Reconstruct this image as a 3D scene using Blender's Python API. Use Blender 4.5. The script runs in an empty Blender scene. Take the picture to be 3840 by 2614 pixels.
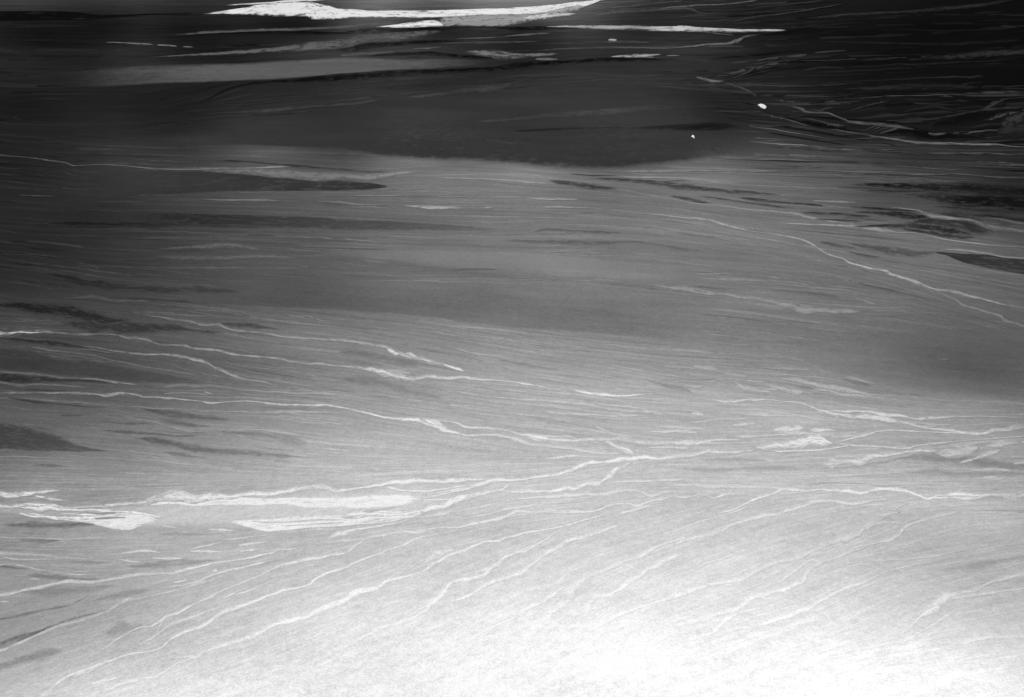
import bpy, math
import numpy as np

# ---------------------------------------------------------------- camera, sky, sun, exposure
scene = bpy.context.scene
CAM_H = 2000.0
cam_data = bpy.data.cameras.new('aerial_camera')
cam_data.sensor_width = 36.0
cam_data.lens = 34.575
cam_data.clip_start = 10.0
cam_data.clip_end = 400000.0
cam = bpy.data.objects.new('aerial_camera', cam_data)
scene.collection.objects.link(cam)
cam.location = (0.0, 0.0, CAM_H)
cam.rotation_euler = (math.radians(90.0 - 22.9), 0.0, 0.0)
scene.camera = cam

SUN_EL = math.radians(27.0)
SUN_AZ = math.radians(-28.0)                 # measured from the viewing direction (+y) towards the left
SUN_DIR = np.array([math.sin(SUN_AZ) * math.cos(SUN_EL), math.cos(SUN_AZ) * math.cos(SUN_EL), math.sin(SUN_EL)])
SUN_STRENGTH = 3.0
SKY_STRENGTH = 0.07
SKY_E = 0.30                                  # irradiance the sky adds on level ground (measured)
EXPOSURE = 1.05

world = bpy.data.worlds.new('World')
scene.world = world
world.use_nodes = True
wn, wl = world.node_tree.nodes, world.node_tree.links
wn.clear()
sky = wn.new('ShaderNodeTexSky')
sky.sky_type = 'NISHITA'
sky.sun_disc = False
sky.sun_elevation = SUN_EL
sky.sun_rotation = SUN_AZ
sky.altitude = 1500.0
bw = wn.new('ShaderNodeRGBToBW')              # black-and-white plate: the sky's light is neutral
bg = wn.new('ShaderNodeBackground')
bg.inputs['Strength'].default_value = SKY_STRENGTH
wo = wn.new('ShaderNodeOutputWorld')
wl.new(sky.outputs[0], bw.inputs[0]); wl.new(bw.outputs[0], bg.inputs['Color']); wl.new(bg.outputs[0], wo.inputs[0])

sun_data = bpy.data.lights.new('sun', 'SUN')
sun_data.energy = SUN_STRENGTH
sun_data.angle = math.radians(0.53)
sun_data.color = (1.0, 1.0, 1.0)
sun = bpy.data.objects.new('sun', sun_data)
scene.collection.objects.link(sun)
sun.location = tuple(SUN_DIR * 5000.0)
sun.rotation_euler = (math.radians(90) - SUN_EL, 0.0, math.pi - SUN_AZ)

scene.view_settings.view_transform = 'Standard'
scene.view_settings.look = 'None'
scene.view_settings.exposure = EXPOSURE
scene.view_settings.gamma = 1.0
scene.view_settings.use_curve_mapping = False
scene.cycles.use_denoising = False
scene.cycles.max_bounces = 3

# ---------------------------------------------------------------- the lie of the land (metres)
def softplus(t, k):
    return k * np.logaddexp(0.0, t / k)

def height(x, y):
    x = np.asarray(x, float); y = np.asarray(y, float)
    fan = 0.115 * softplus(3300.0 + 0.12 * x - y, 260.0)           # near fan falls away from the mountain front
    fan = 420.0 * np.tanh(fan / 420.0)
    far = 0.016 * softplus(y - 4200.0, 500.0)                       # far side rises again towards the dark plain
    far = 95.0 * np.tanh(far / 95.0)
    z = fan + far
    w = np.clip(np.hypot(x, y) / 4000.0, 0.3, 3.0)
    z = z + w * (2.2 * np.sin(0.0021 * x + 0.0008 * y + 0.6) + 1.8 * np.sin(0.0011 * x - 0.0019 * y + 2.0)
                 + 1.1 * np.sin(0.0047 * x + 0.0026 * y + 1.1) + 0.8 * np.sin(-0.0036 * x + 0.0052 * y + 0.2))
    def knoll(cx, cy, rx, ry, a, h):
        ca, sa = math.cos(a), math.sin(a)
        u = ((x - cx) * ca + (y - cy) * sa) / rx
        v = (-(x - cx) * sa + (y - cy) * ca) / ry
        return h * np.exp(-(u * u + v * v))
    z = z + knoll(5200, 12600, 1500, 1100, 0.3, 75) + knoll(6600, 11600, 900, 900, 0.7, 60) + knoll(4300, 12300, 700, 450, -0.2, 34)
    z = z + knoll(7200, 14500, 2300, 1200, 0.25, 90) + knoll(9500, 22000, 4200, 2600, 0.2, 220) + knoll(15000, 30000, 6000, 4000, 0.2, 380)
    return z

def level_light(x, y):
    """sunlight and skylight reaching the ground at (x, y), before its own colour"""
    e = np.maximum(4.0, 0.004 * np.hypot(x, y))
    dzx = (height(x + e, y) - height(x - e, y)) / (2 * e)
    dzy = (height(x, y + e) - height(x, y - e)) / (2 * e)
    nl = (-dzx * SUN_DIR[0] - dzy * SUN_DIR[1] + SUN_DIR[2]) / np.sqrt(1 + dzx ** 2 + dzy ** 2)
    return SUN_STRENGTH * np.maximum(nl, 0.02) + SKY_E

# ---------------------------------------------------------------- east, north (m), soil grey with near fog glow and side vignette painted in
SOIL_AND_GLOW = '''-13722 29097 .22
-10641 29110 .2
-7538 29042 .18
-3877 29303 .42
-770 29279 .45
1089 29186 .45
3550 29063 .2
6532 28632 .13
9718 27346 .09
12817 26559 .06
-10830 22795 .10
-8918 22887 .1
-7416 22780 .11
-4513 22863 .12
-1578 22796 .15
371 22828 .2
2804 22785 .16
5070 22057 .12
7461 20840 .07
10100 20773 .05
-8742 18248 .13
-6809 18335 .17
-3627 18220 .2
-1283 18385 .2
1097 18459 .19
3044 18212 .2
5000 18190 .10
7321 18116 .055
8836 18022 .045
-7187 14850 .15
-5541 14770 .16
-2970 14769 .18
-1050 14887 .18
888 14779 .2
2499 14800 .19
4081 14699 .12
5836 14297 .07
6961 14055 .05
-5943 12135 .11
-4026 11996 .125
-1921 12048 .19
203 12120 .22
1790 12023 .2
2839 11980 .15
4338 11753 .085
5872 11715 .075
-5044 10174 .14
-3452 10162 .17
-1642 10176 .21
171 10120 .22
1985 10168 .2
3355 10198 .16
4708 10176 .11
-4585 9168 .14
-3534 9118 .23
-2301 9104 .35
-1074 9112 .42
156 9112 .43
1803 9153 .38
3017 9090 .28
4255 9115 .19
-3914 7703 .165
-3024 7679 .21
-1979 7707 .33
-926 7734 .43
484 7679 .47
1894 7704 .44
2948 7701 .31
3889 7683 .18
-3386 6547 .16
-2622 6540 .23
-1705 6521 .34
-796 6530 .42
418 6514 .47
1635 6534 .47
2859 6553 .41
3455 6526 .33
-2975 5648 .2
-2305 5644 .25
-1235 5641 .37
-166 5662 .45
904 5644 .46
1976 5652 .43
3050 5657 .37
-2659 4955 .3
-2060 4952 .33
-1104 4954 .47
-148 4961 .56
809 4961 .52
1760 4943 .46
2719 4951 .36
-2403 4393 .3
-1864 4396 .36
-1212 4386 .48
-350 4397 .6
514 4388 .64
1375 4382 .55
2237 4382 .38
-2189 3926 .38
-1695 3921 .44
-1104 3918 .56
-318 3916 .68
467 3915 .72
1252 3913 .69
2031 3901 .6
-2004 3523 .47
-1552 3520 .57
-829 3509 .72
-290 3506 .75
427 3509 .75
1141 3498 .72
1852 3489 .64
-1872 3239 .6
-1278 3227 .7
-271 3214 .77
230 3213 .78
895 3201 .76
1720 3189 .72
-1762 3006 .58
-1361 2996 .67
-727 2987 .76
60 2975 .8
841 2965 .8
1614 2949 .7
-1618 2704 .6
-1251 2696 .67
-814 2690 .77
-233 2677 .84
486 2670 .86
1056 2659 .785
1479 2648 .69
-1494 2444 .63
-1154 2436 .72
-750 2429 .84
-215 2419 .915
316 2412 .935
844 2406 .895
1366 2393 .77
-1406 2261 .69
-1086 2254 .81
-706 2247 .915
-203 2240 .96
297 2233 .965
795 2227 .945
1287 2217 .87
-1328 2098 .79
-1026 2091 .91
-667 2086 .97
-192 2080 .985
398 2071 .985
985 2064 .978
1276 2060 .95'''

# ---------------------------------------------------------------- deposits traced in image pixels and projected onto the ground, in metres: centre line x y and half-width vector
# (name, label, category, group, parent row, tone, layer, strip/patch, feathers far/near/ends, width factor, x y hx hy ...)
DEPOSITS = [
('black_flat', 'jet black flat tongue at the far left tapering toward the white salt flat', 'lava flat', None, None, 0.012, 0, 'p', 0.1, 0.1, (0.01, 0.03), 1, '-14811 26146 -1175 2142 -13627 26041 -1021 2011 -12734 25749 -828 1725 -12040 25857 -740 1640 -11193 25884 -660 1570 -10734 25753 -528 1305 -10454 25517 -415 1046 -10028 25470 -264 689 -9503 26045 -76 214 -8864 26386 -61 188 -8170 26747 -48 164'),  # flat near-black tongue
('salt_flat', 'long brilliant white salt flat stretching along the far edge of the basin', 'salt flat', 'salt flats and pans at the far end of the basin', None, 0.94, 2, 'p', 0.22, 0.2, 0.06, 1, '-8001 26499 -47 158 -7514 26843 -155 569 -6997 27210 -314 1257 -6814 27642 -477 1992 -6682 27717 -519 2216 -6513 27945 -579 2551 -6193 28189 -613 2865 -6023 28277 -602 2905 -5587 28131 -526 2726 -5308 27641 -588 3152 -4861 26995 -475 2719 -4736 26878 -425 2488 -4412 26416 -282 1739 -4308 26446 -256 1623 -3835 26327 -188 1329 -3679 26223 -164 1208 -2679 26280 -131 1320 -2298 26335 -119 1406 -1952 26418 -95 1320 -1819 26472 -86 1298 -833 26974 -37 1249 148 27495 8 1567 966 28268 47 1431 1867 29707 109 1769 2398 31087 63 848 2736 31901 39 466 3504 33167 63 601'),
('salt_arm', None, None, None, 1, 0.86, 2, 'p', 0.3, 0.3, 0.1, 1, '-8160 29393 -15 55 -7448 30289 -98 410 -6848 31259 -118 555 -6158 31979 -120 643 -5223 32757 -63 406 -4240 33559 -45 365'),
('salt_flat', 'bright white rounded salt lobe just below the long salt flat', 'salt flat', 'salt flats and pans at the far end of the basin', None, 0.98, 3, 'p', 0.5, 0.35, 0.25, 1, '-3080 22592 -16 118 -2575 22784 -60 549 -2301 22999 -76 786 -2207 23077 -82 885 -2030 23314 -92 1084 -1835 23444 -90 1180 -1772 23486 -88 1196 -1590 23303 -61 920 -1455 23073 -16 258'),
('salt_flat', 'pale grey salty sheet below the right half of the white salt flat', 'salt flat', 'salt flats and pans at the far end of the basin', None, 0.6, 1, 'p', 0.3, 0.2, 0.1, 1, '-1758 23803 -102 1424 -1290 24761 -83 1638 -587 25000 -49 2161 -228 25306 -20 2313 140 25817 12 2339 328 26025 28 2292 725 26824 51 1959 1140 27541 62 1556 1353 27861 72 1529 1908 29041 72 1118'),
('salt_bar', None, None, None, 4, 0.86, 3, 's', 0, 0, 0, 1.0, '244 24881 -1 -191 577 25348 -6 -468 884 25777 -15 -549 1275 26189 -12 -286 1659 26298 -7 -122'),
('salt_bar', None, None, None, 4, 0.75, 3, 's', 0, 0, 0, 1.0, '832 26523 -3 -196 1254 27433 -20 -637 1797 28571 -50 -970 2076 29034 -17 -273'),
('salt_flat', 'thin white salt strip ending in a point below the dark far right hills', 'salt flat', 'salt flats and pans at the far end of the basin', None, 0.8, 3, 's', 0, 0, 0, 0.8, '647 22597 -2 -66 940 22567 -5 -115 1240 22673 -9 -171 1572 22726 -17 -252 1924 22619 -36 -434 2558 22432 -66 -585 2998 22077 -69 -517 3662 21764 -51 -318 3522 21951 -61 -386 4070 21476 -60 -322 4628 21179 -59 -281 5208 21044 -69 -289 5496 20981 -41 -163 5610 20952 -13 -50'),
('channel', None, None, None, 7, '+.18', 2, 's', 0, 0, 0, 1.0, '4892 20207 15 70 4619 20027 23 126 4231 19283 32 190 3995 18941 20 108 3593 18851 20 113 3250 18449 15 93 2957 18292 11 73 2742 18106 7 52'),
('channel', None, None, None, 7, '+.14', 2, 's', 0, 0, 0, 1.0, '3855 21132 -12 -67 4203 20568 -22 -107 4399 20225 -13 -62'),
('gravel_plain', 'mid grey gravel wedge tapering to the right across the far plain', 'gravel plain', 'gravel plains', None, 0.37, 0, 'p', 0.25, 0.08, 0.35, 1, '-6773 14671 -512 1173 -5933 14739 -455 1192 -5531 14824 -438 1237 -5339 14903 -433 1273 -4736 15088 -352 1183 -4331 15231 -314 1163 -3924 15402 -285 1178 -3286 15615 -227 1135 -2584 15883 -190 1228 -2027 16032 -113 935 -1336 16221 -57 724 -1101 16277 -40 626 -628 16297 -16 433 -390 16375 -7 297 43 16470 0 47'),
('gravel_bar', 'long pale gravel streak curving below the bright rounded salt lobe', 'gravel bar', 'pale gravel bars', None, 0.4, 1, 's', 0, 0, 0, 1.0, '-6219 16775 24 -66 -5581 17090 31 -98 -4975 17617 47 -169 -4309 18087 63 -267 -3618 18633 83 -425 -3109 19266 99 -590 -2936 19952 110 -706 -2551 20371 76 -582 -2142 20727 47 -427 -1733 21259 26 -292 -1395 21788 6 -84'),
('gravel_bar', 'thin pale gravel streak just under the left arm of the salt flat', 'gravel bar', 'pale gravel bars', None, 0.36, 1, 's', 0, 0, 0, 1.0, '-6909 20860 22 -68 -6296 21365 62 -214 -5446 21693 52 -213 -4574 22049 41 -200 -3645 22727 38 -234 -3534 23010 35 -222 -3233 23248 29 -212 -2843 23362 34 -282 -2521 23512 11 -98'),
('dark_terrace', 'black gravel streaks lying between the salt flat and the far gravel wedge', 'dark terrace', 'dark gravel terraces', None, '-.10', 1, 's', 0, 0, 0, 1.0, '-6643 20781 27 -88 -5647 21248 69 -269 -4406 21212 63 -314 -3398 21140 40 -256 -2974 21317 14 -99'),
('dark_streak', None, None, None, 13, '-.09', 1, 's', 0, 0, 0, 1.0, '-3768 18024 13 -64 -2969 18368 48 -301 -2876 18574 66 -418 -2385 18999 45 -348 -1864 19351 28 -286 -1308 19457 14 -205 -890 19614 4 -90'),
('dark_streak', None, None, None, 13, '-.09', 1, 's', 0, 0, 0, 1.0, '-2538 17141 10 -71 -1948 17488 32 -284 -1445 17599 24 -319 -1119 17313 10 -198 -650 16963 5 -149 -250 16729 0 -35'),
('dark_streak', None, None, None, 13, '-.09', 1, 's', 0, 0, 0, 1.0, '-3580 21245 31 -180 -3039 21805 49 -353 -2400 21744 41 -382 -1785 21936 24 -302 -1286 22085 5 -93'),
('dark_streak', None, None, None, 13, '-.09', 1, 's', 0, 0, 0, 1.0, '-1539 22057 7 -91 -987 22587 8 -184 -529 22545 4 -196 122 22221 -3 -482 770 22343 -11 -327 1562 22103 -16 -227'),
('dark_streak', None, None, None, 13, '-.09', 1, 's', 0, 0, 0, 1.0, '-1036 15235 2 -32 -366 15373 6 -177 88 15789 2 -199 806 16255 -8 -204 1809 16735 -17 -171 2834 16652 -15 -93'),
('dark_streak', None, None, None, 13, '-.09', 1, 's', 0, 0, 0, 1.0, '-3844 12096 10 -28 -3571 13945 34 -127 -2367 14478 43 -261 -1882 14822 39 -307 -1037 15250 20 -275 -369 15493 5 -151 205 15862 0 -44'),
('gravel_bar', 'short row of pale dashes on the dark far left plain', 'gravel bar', 'pale gravel bars', None, 0.5, 1, 's', 0, 0, 0, 1.0, '-7671 19292 27 -70 -7192 19130 24 -69 -6762 18933 48 -142 -6571 18858 17 -51'),
('dash', None, None, None, 20, 0.55, 1, 's', 0, 0, 0, 1.0, '-6532 18782 16 -48 -6342 18742 27 -87 -6091 18635 16 -53'),
('dash', None, None, None, 20, 0.5, 1, 's', 0, 0, 0, 1.0, '-5984 18570 14 -46 -5891 18600 25 -84 -5791 18610 11 -38'),
('gravel_bar', 'bright patchy gravel bars scattered right of the far gravel wedge tip', 'gravel bar', 'pale gravel bars', None, 0.5, 1, 's', 0, 0, 0, 1.0, '-837 17807 2 -64 -544 17549 3 -145 -207 17274 1 -273 95 17080 -1 -153 474 17256 -2 -111 839 17498 -1 -40'),
('bar', None, None, None, 23, 0.68, 1, 's', 0, 0, 0, 1.0, '1618 17063 -4 -41 1844 17073 -11 -112 2077 17147 -14 -134 2313 17225 -9 -81 2552 17316 -5 -36'),
('bar', None, None, None, 23, 0.55, 1, 's', 0, 0, 0, 1.0, '2588 17130 -5 -38 2703 17144 -14 -94 2845 17170 -7 -47'),
('bar', None, None, None, 23, 0.75, 1, 's', 0, 0, 0, 1.0, '1843 19712 -5 -55 1929 19710 -11 -118 2023 19704 -5 -49'),
('bar', None, None, None, 23, 0.42, 1, 's', 0, 0, 0, 1.0, '360 16599 -1 -45 578 16591 -4 -106 775 16637 -2 -45'),
('bar', None, None, None, 23, 0.4, 1, 's', 0, 0, 0, 1.0, '-1814 18235 4 -43 -1507 18383 9 -103 -1249 18552 3 -38'),
('bar', None, None, None, 23, 0.34, 1, 's', 0, 0, 0, 1.0, '-2914 17144 12 -72 -2464 17524 14 -100 -1994 17922 4 -37'),
('bar', None, None, None, 23, 0.36, 1, 's', 0, 0, 0, 1.0, '-185 20560 1 -71 266 20864 -1 -129 820 21094 -2 -65'),
('bar', None, None, None, 23, 0.36, 1, 's', 0, 0, 0, 1.0, '-1107 19932 4 -64 -619 20080 4 -135 -36 20431 0 -63'),
('bar', None, None, None, 23, 0.33, 1, 's', 0, 0, 0, 1.0, '361 17912 -1 -55 1178 18436 -10 -176 1974 18341 -16 -157 2761 18234 -19 -129 3105 18324 -8 -48'),
('bar', None, None, None, 23, 0.3, 1, 's', 0, 0, 0, 1.0, '-1412 18934 4 -50 -730 19145 5 -139 107 19376 -0 -117 683 19725 -1 -43'),
('bar', None, None, None, 23, 0.3, 1, 's', 0, 0, 0, 1.0, '1644 19204 -4 -49 2081 19382 -10 -102 2617 19168 -8 -60'),
('bar', None, None, None, 23, 0.4, 1, 's', 0, 0, 0, 1.0, '2138 17027 -4 -33 2286 17011 -9 -76 2385 17014 -4 -35'),
('dry_wash', 'pale wash hugging the foot of the dark hills at the far right', 'dry wash', 'dry washes crossing the desert floor', None, 0.46, 3, 's', 0, 0, 0, 1.0, '3330 10596 -5 -15 3426 10543 -12 -35 3540 10402 -11 -33 3686 10256 -12 -33 3724 10160 -22 -58 3814 10069 -25 -65 3913 9984 -28 -72 4004 9882 -35 -89 4112 9830 -36 -91 4270 9803 -31 -77 4398 9804 -21 -50 4551 9769 -15 -35 4703 9733 -20 -45 4820 9714 -16 -35 4874 9651 -9 -18 5049 9584 -8 -17 5238 9467 -7 -13'),
('channel', None, None, None, 36, 0.36, 3, 's', 0, 0, 0, 1.0, '3232 12009 -6 -22 3285 11936 -14 -48 3367 11861 -12 -40 3415 11740 -25 -71 3411 11580 -21 -62 3474 11526 -13 -44 3622 11494 -10 -30 3678 11290 -9 -23 3728 11080 -10 -26 3724 11021 -15 -42 3849 10972 -21 -61 3978 10908 -23 -65 4074 10810 -27 -71 4156 10730 -24 -62 4236 10624 -17 -42 4320 10534 -9 -22'),
('channel', None, None, None, 36, 0.3, 3, 's', 0, 0, 0, 1.0, '3042 11175 -5 -15 3125 10947 -9 -27 3175 10787 -7 -21 3225 10701 -6 -17'),
('channel', None, None, None, 36, 0.28, 3, 's', 0, 0, 0, 1.0, '3260 11169 -6 -20 3368 11047 -15 -48 3464 10891 -17 -51 3580 10811 8 50 3435 10840 15 54 3528 10780 -19 -60 3654 10768 -6 -19'),
('channel', None, None, None, 36, 0.34, 3, 's', 0, 0, 0, 1.0, '4343 10360 -9 -22 4388 10293 -19 -48 4474 10311 -16 -42 4551 10348 -4 -12'),
('channel', None, None, None, 36, 0.27, 3, 's', 0, 0, 0, 1.0, '4586 10302 -6 -16 4636 10318 -11 -28 4661 10294 -4 -10'),
('strata_band', None, None, None, 36, 0.22, 2, 's', 0, 0, 0, 1.0, '3707 10453 -3 -14 3893 10712 -8 -29 4002 10814 -4 -14'),
('strata_band', None, None, None, 36, 0.24, 2, 's', 0, 0, 0, 1.0, '3735 10402 -4 -14 3931 10662 -9 -34 4021 10764 -4 -14'),
('strata_band', None, None, None, 36, 0.24, 2, 's', 0, 0, 0, 1.0, '3806 10401 -4 -14 3968 10611 -10 -35 4095 10711 -5 -15'),
('strata_band', None, None, None, 36, 0.27, 2, 's', 0, 0, 0, 1.0, '3825 10301 -4 -14 4004 10507 -12 -40 4166 10655 -10 -33'),
('strata_band', None, None, None, 36, 0.2, 2, 's', 0, 0, 0, 1.0, '4769 11101 -5 -14 4928 11213 -12 -33 5127 11348 -15 -40 5376 11480 -18 -46 5595 11537 -19 -44 5951 11621 -16 -35 6171 11718 -13 -27'),
('strata_band', None, None, None, 36, 0.26, 2, 's', 0, 0, 0, 1.0, '5251 10971 -5 -13 5411 11120 -16 -44 5637 11307 -7 -19'),
('strata_band', None, None, None, 36, 0.2, 2, 's', 0, 0, 0, 1.0, '5267 10697 -17 -44 5441 10877 -45 -121 5729 11148 -43 -113 5985 11335 -26 -62'),
('strata_band', None, None, None, 36, 0.17, 2, 's', 0, 0, 0, 1.0, '5054 10327 -27 -65 5314 10504 -97 -217 5621 10581 -98 -206'),
('strata_band', None, None, None, 36, 0.14, 2, 's', 0, 0, 0, 1.0, '4487 11449 -6 -19 4740 11607 -26 -78 4971 11694 -38 -98 5073 11574 -28 -61 5117 11441 -8 -17'),
('strata_band', None, None, None, 36, 0.2, 2, 's', 0, 0, 0, 1.0, '3894 11572 -3 -12 4080 11699 -6 -26 4232 11802 -5 -21 4385 11873 -5 -18 4527 11908 -2 -7'),
('strata_band', None, None, None, 36, 0.22, 2, 's', 0, 0, 0, 1.0, '3494 11738 -4 -15 3589 11653 -9 -35 3723 11776 -6 -26 3828 11793 -3 -10'),
('strata_band', None, None, None, 36, 0.28, 2, 's', 0, 0, 0, 1.0, '3751 12052 -2 -10 3857 12069 -5 -19 3914 12056 -2 -7'),
('strata_band', None, None, None, 36, 0.25, 2, 's', 0, 0, 0, 1.0, '3915 11955 -2 -7 4012 11942 -4 -13'),
('strata_band', None, None, None, 36, 0.22, 2, 's', 0, 0, 0, 1.0, '3142 11302 -4 -16 3238 11302 -7 -27 3342 11331 -3 -11'),
('strata_band', None, None, None, 36, 0.14, 2, 's', 0, 0, 0, 1.0, '4994 13162 -14 -39 5285 13056 -57 -146 5559 13051 -55 -133 5664 12904 -18 -41'),
('strata_band', None, None, None, 36, 0.15, 2, 's', 0, 0, 0, 1.0, '3850 12277 -11 -44 4006 12284 -15 -55 4230 12343 -10 -35'),
('dark_gully', None, None, None, 36, 0.03, 1, 's', 0, 0, 0, 1.0, '3043 11330 -8 -25 3138 11070 -18 -58 3269 10857 -24 -76 3411 10709 -25 -75 3554 10578 -25 -69 3461 10618 -15 -44 3599 10479 -12 -33 3702 10303 -7 -19'),
('dark_gully', None, None, None, 36, 0.03, 1, 's', 0, 0, 0, 1.0, '3851 10301 -6 -20 4085 10456 -30 -86 4201 10407 -47 -118 4281 10269 -56 -134 4379 10183 -44 -109 4636 10169 -35 -82 4844 10050 -18 -40'),
('dark_gully', None, None, None, 36, 0.03, 1, 's', 0, 0, 0, 1.0, '4476 10660 -14 -42 4796 10889 -62 -176 5141 11155 -62 -161 5493 11306 -25 -61'),
('dark_gully', None, None, None, 36, 0.03, 1, 's', 0, 0, 0, 1.0, '2777 12264 -4 -19 2858 12112 -17 -71 2933 12039 -11 -47'),
('white_spot', 'larger crisp white oval spot at the head of the dark hill washes', 'white spot', 'small white spots', None, 0.97, 5, 's', 0, 0, 0, 0.62, '2938 12005 -5 -20 2960 11999 -10 -38 2973 11966 -38 -131 2990 11889 -44 -142 2997 11812 -33 -101 3000 11771 -10 -29'),  # small white oval patch laid on the ground
('white_spot', 'smaller film blemish, a white teardrop shaped spot alone on the dark grey plain', 'white spot', 'small white spots', None, 0.97, 5, 's', 0, 0, 0, 0.62, '1842 10172 -2 -17 1851 10176 -11 -64 1861 10171 -17 -73 1865 10144 -12 -30 1861 10085 -4 -8 1861 10052 -2 -5'),  # film blemish, added as a white spot on the ground
('dry_wash', 'faint forked wash with a bright knot left of the white oval spot', 'dry wash', 'dry washes crossing the desert floor', None, 0.45, 2, 's', 0, 0, 0, 1.0, '2635 14547 -8 -36 2737 14283 -17 -78 2831 14109 -22 -110 2993 14139 -7 -38'),
('channel', None, None, None, 64, '+.08', 1, 's', 0, 0, 0, 1.0, '2958 14014 -9 -35 3095 13405 -12 -41 3120 12737 -8 -26'),
('channel', None, None, None, 64, '+.08', 1, 's', 0, 0, 0, 1.0, '2983 14139 -5 -35 3515 15036 -9 -58 3948 16032 -8 -44 4475 16903 -12 -53'),
('gravel_bar', 'thin pale streaks combing the dark slopes in the top right corner', 'gravel bar', 'pale gravel bars', None, '+.09', 1, 's', 0, 0, 0, 1.0, '4819 23193 -38 -192 5750 24798 -51 -237 6774 26019 -44 -185 7782 26958 -36 -142 9174 28327 -28 -95'),
('streak', None, None, None, 67, '+.14', 1, 's', 0, 0, 0, 1.0, '3868 28083 -16 -125 4539 28515 -44 -294 5260 29120 -71 -419 6177 29524 -51 -266 7341 30715 -86 -375'),
('streak', None, None, None, 67, '+.07', 1, 's', 0, 0, 0, 1.0, '6647 23528 -47 -173 7897 24824 -81 -266 9086 25166 -132 -377 10699 26041 -96 -250 11341 26244 -98 -244 12397 26936 -89 -212 13530 27727 -55 -128'),
('streak', None, None, None, 67, '+.09', 1, 's', 0, 0, 0, 1.0, '5488 16364 -14 -44 5931 16469 -50 -147 6461 16527 -40 -109 7080 16926 -92 -235 7832 17231 -90 -216 8810 17573 -111 -239 9448 17941 -113 -228'),
('streak', None, None, None, 67, '+.06', 1, 's', 0, 0, 0, 1.0, '4234 12940 -17 -55 4786 12884 -43 -124 5428 13060 -72 -181 6061 12959 -21 -48'),
('streak', None, None, None, 67, '+.05', 1, 's', 0, 0, 0, 1.0, '4585 22515 -17 -85 5330 21554 -35 -145 6224 21421 -39 -145 7535 21665 -36 -108'),
('streak', None, None, None, 67, '+.09', 1, 's', 0, 0, 0, 1.0, '2517 28343 -11 -137 3529 29340 -38 -344 5274 31682 -58 -377'),
('streak', None, None, None, 67, '+.07', 1, 's', 0, 0, 0, 1.0, '2006 25882 -10 -138 2858 26911 -32 -320 4674 27995 -54 -333 4926 26151 -32 -169 5741 26451 -26 -125'),
('streak', None, None, None, 67, '+.06', 1, 's', 0, 0, 0, 1.0, '4287 15109 -11 -45 4818 15551 -25 -87 5128 15447 -12 -39'),
('streak', None, None, None, 67, '+.06', 1, 's', 0, 0, 0, 1.0, '5883 15657 -17 -47 6554 15906 -82 -207 7432 16309 -77 -176 8392 16696 -47 -100'),
('streak', None, None, None, 67, '+.04', 1, 's', 0, 0, 0, 1.0, '7412 20403 -18 -52 8513 20200 -52 -133 10201 20533 -63 -136'),
('streak', None, None, None, 67, '+.04', 1, 's', 0, 0, 0, 1.0, '5576 19083 -18 -64 6632 18917 -45 -134 7860 18555 -48 -122 9531 19098 -61 -131'),
('dark_terrace', 'black uneven gravel lens on the dark slopes of the upper right', 'dark terrace', 'dark gravel terraces', None, 0.02, 2, 's', 0, 0, 0, 1.0, '4785 15832 -15 -53 5314 16036 -32 -105 5804 16099 -43 -131 6286 16449 -77 -216 6491 16478 -27 -73'),
('gravel_plain', 'broad dark grey gravel plain bulging down to the pale fan in mid distance', 'gravel plain', 'gravel plains', None, 0.215, 0, 'p', 0.85, 0.06, (0.12, 0.25), 1, '-4037 10166 -27 74 -3734 10170 -67 196 -3296 10248 -126 426 -2728 10458 -181 749 -1807 10854 -198 1286 -1402 10835 -192 1603 -1086 10940 -169 1832 -769 11120 -136 2113 -279 11453 -58 2548 -107 11423 -22 2558 402 11289 84 2549 571 11279 120 2558 823 11258 174 2561 1245 11257 255 2477 1588 11292 310 2376 1975 11346 381 2351 2011 11092 345 2047 2127 10818 302 1656 2239 10563 258 1319 2368 10059 150 692 2408 9899 114 510 2768 9565 14 54'),
('streak', None, None, None, 80, '-.05', 1, 's', 0, 0, 0, 1.0, '-128 10347 0 -22 218 10478 -1 -65 537 10564 -3 -61 1338 10616 -8 -72 1864 10668 -14 -90 2105 10704 -19 -105 2580 10670 -10 -46'),
('streak', None, None, None, 80, '-.06', 1, 's', 0, 0, 0, 1.0, '-273 9916 0 -15 -18 9840 -0 -35 235 9811 -0 -14'),
('streak', None, None, None, 80, '+.05', 1, 's', 0, 0, 0, 1.0, '-1330 12571 5 -47 -887 12941 13 -160 -423 13485 13 -268 37 13939 1 -76'),
('streak', None, None, None, 80, '+.04', 1, 's', 0, 0, 0, 1.0, '-430 10924 2 -40 235 11360 -1 -121 1293 11731 -12 -130 2066 11915 -11 -72'),
('streak', None, None, None, 80, '+.05', 1, 's', 0, 0, 0, 1.0, '-3623 11353 13 -42 -2862 11738 26 -107 -2007 12148 27 -159 -1591 12405 7 -53'),
('dry_wash', 'thin wash winding along the upper left above the dark gravel tongue', 'dry wash', 'dry washes crossing the desert floor', None, '+.15', 2, 's', 0, 0, 0, 1.0, '-5167 9363 12 -25 -4842 9277 14 -31 -4455 9165 13 -31 -4277 9077 14 -36 -4099 8982 18 -48 -3961 8847 16 -42 -3836 8872 10 -26 -3539 8805 10 -28 -3338 8731 10 -29 -3159 8675 9 -28 -2954 8656 8 -25 -2571 8705 7 -26 -2243 8726 9 -36 -1989 8785 9 -43 -1711 8733 4 -23'),
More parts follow.
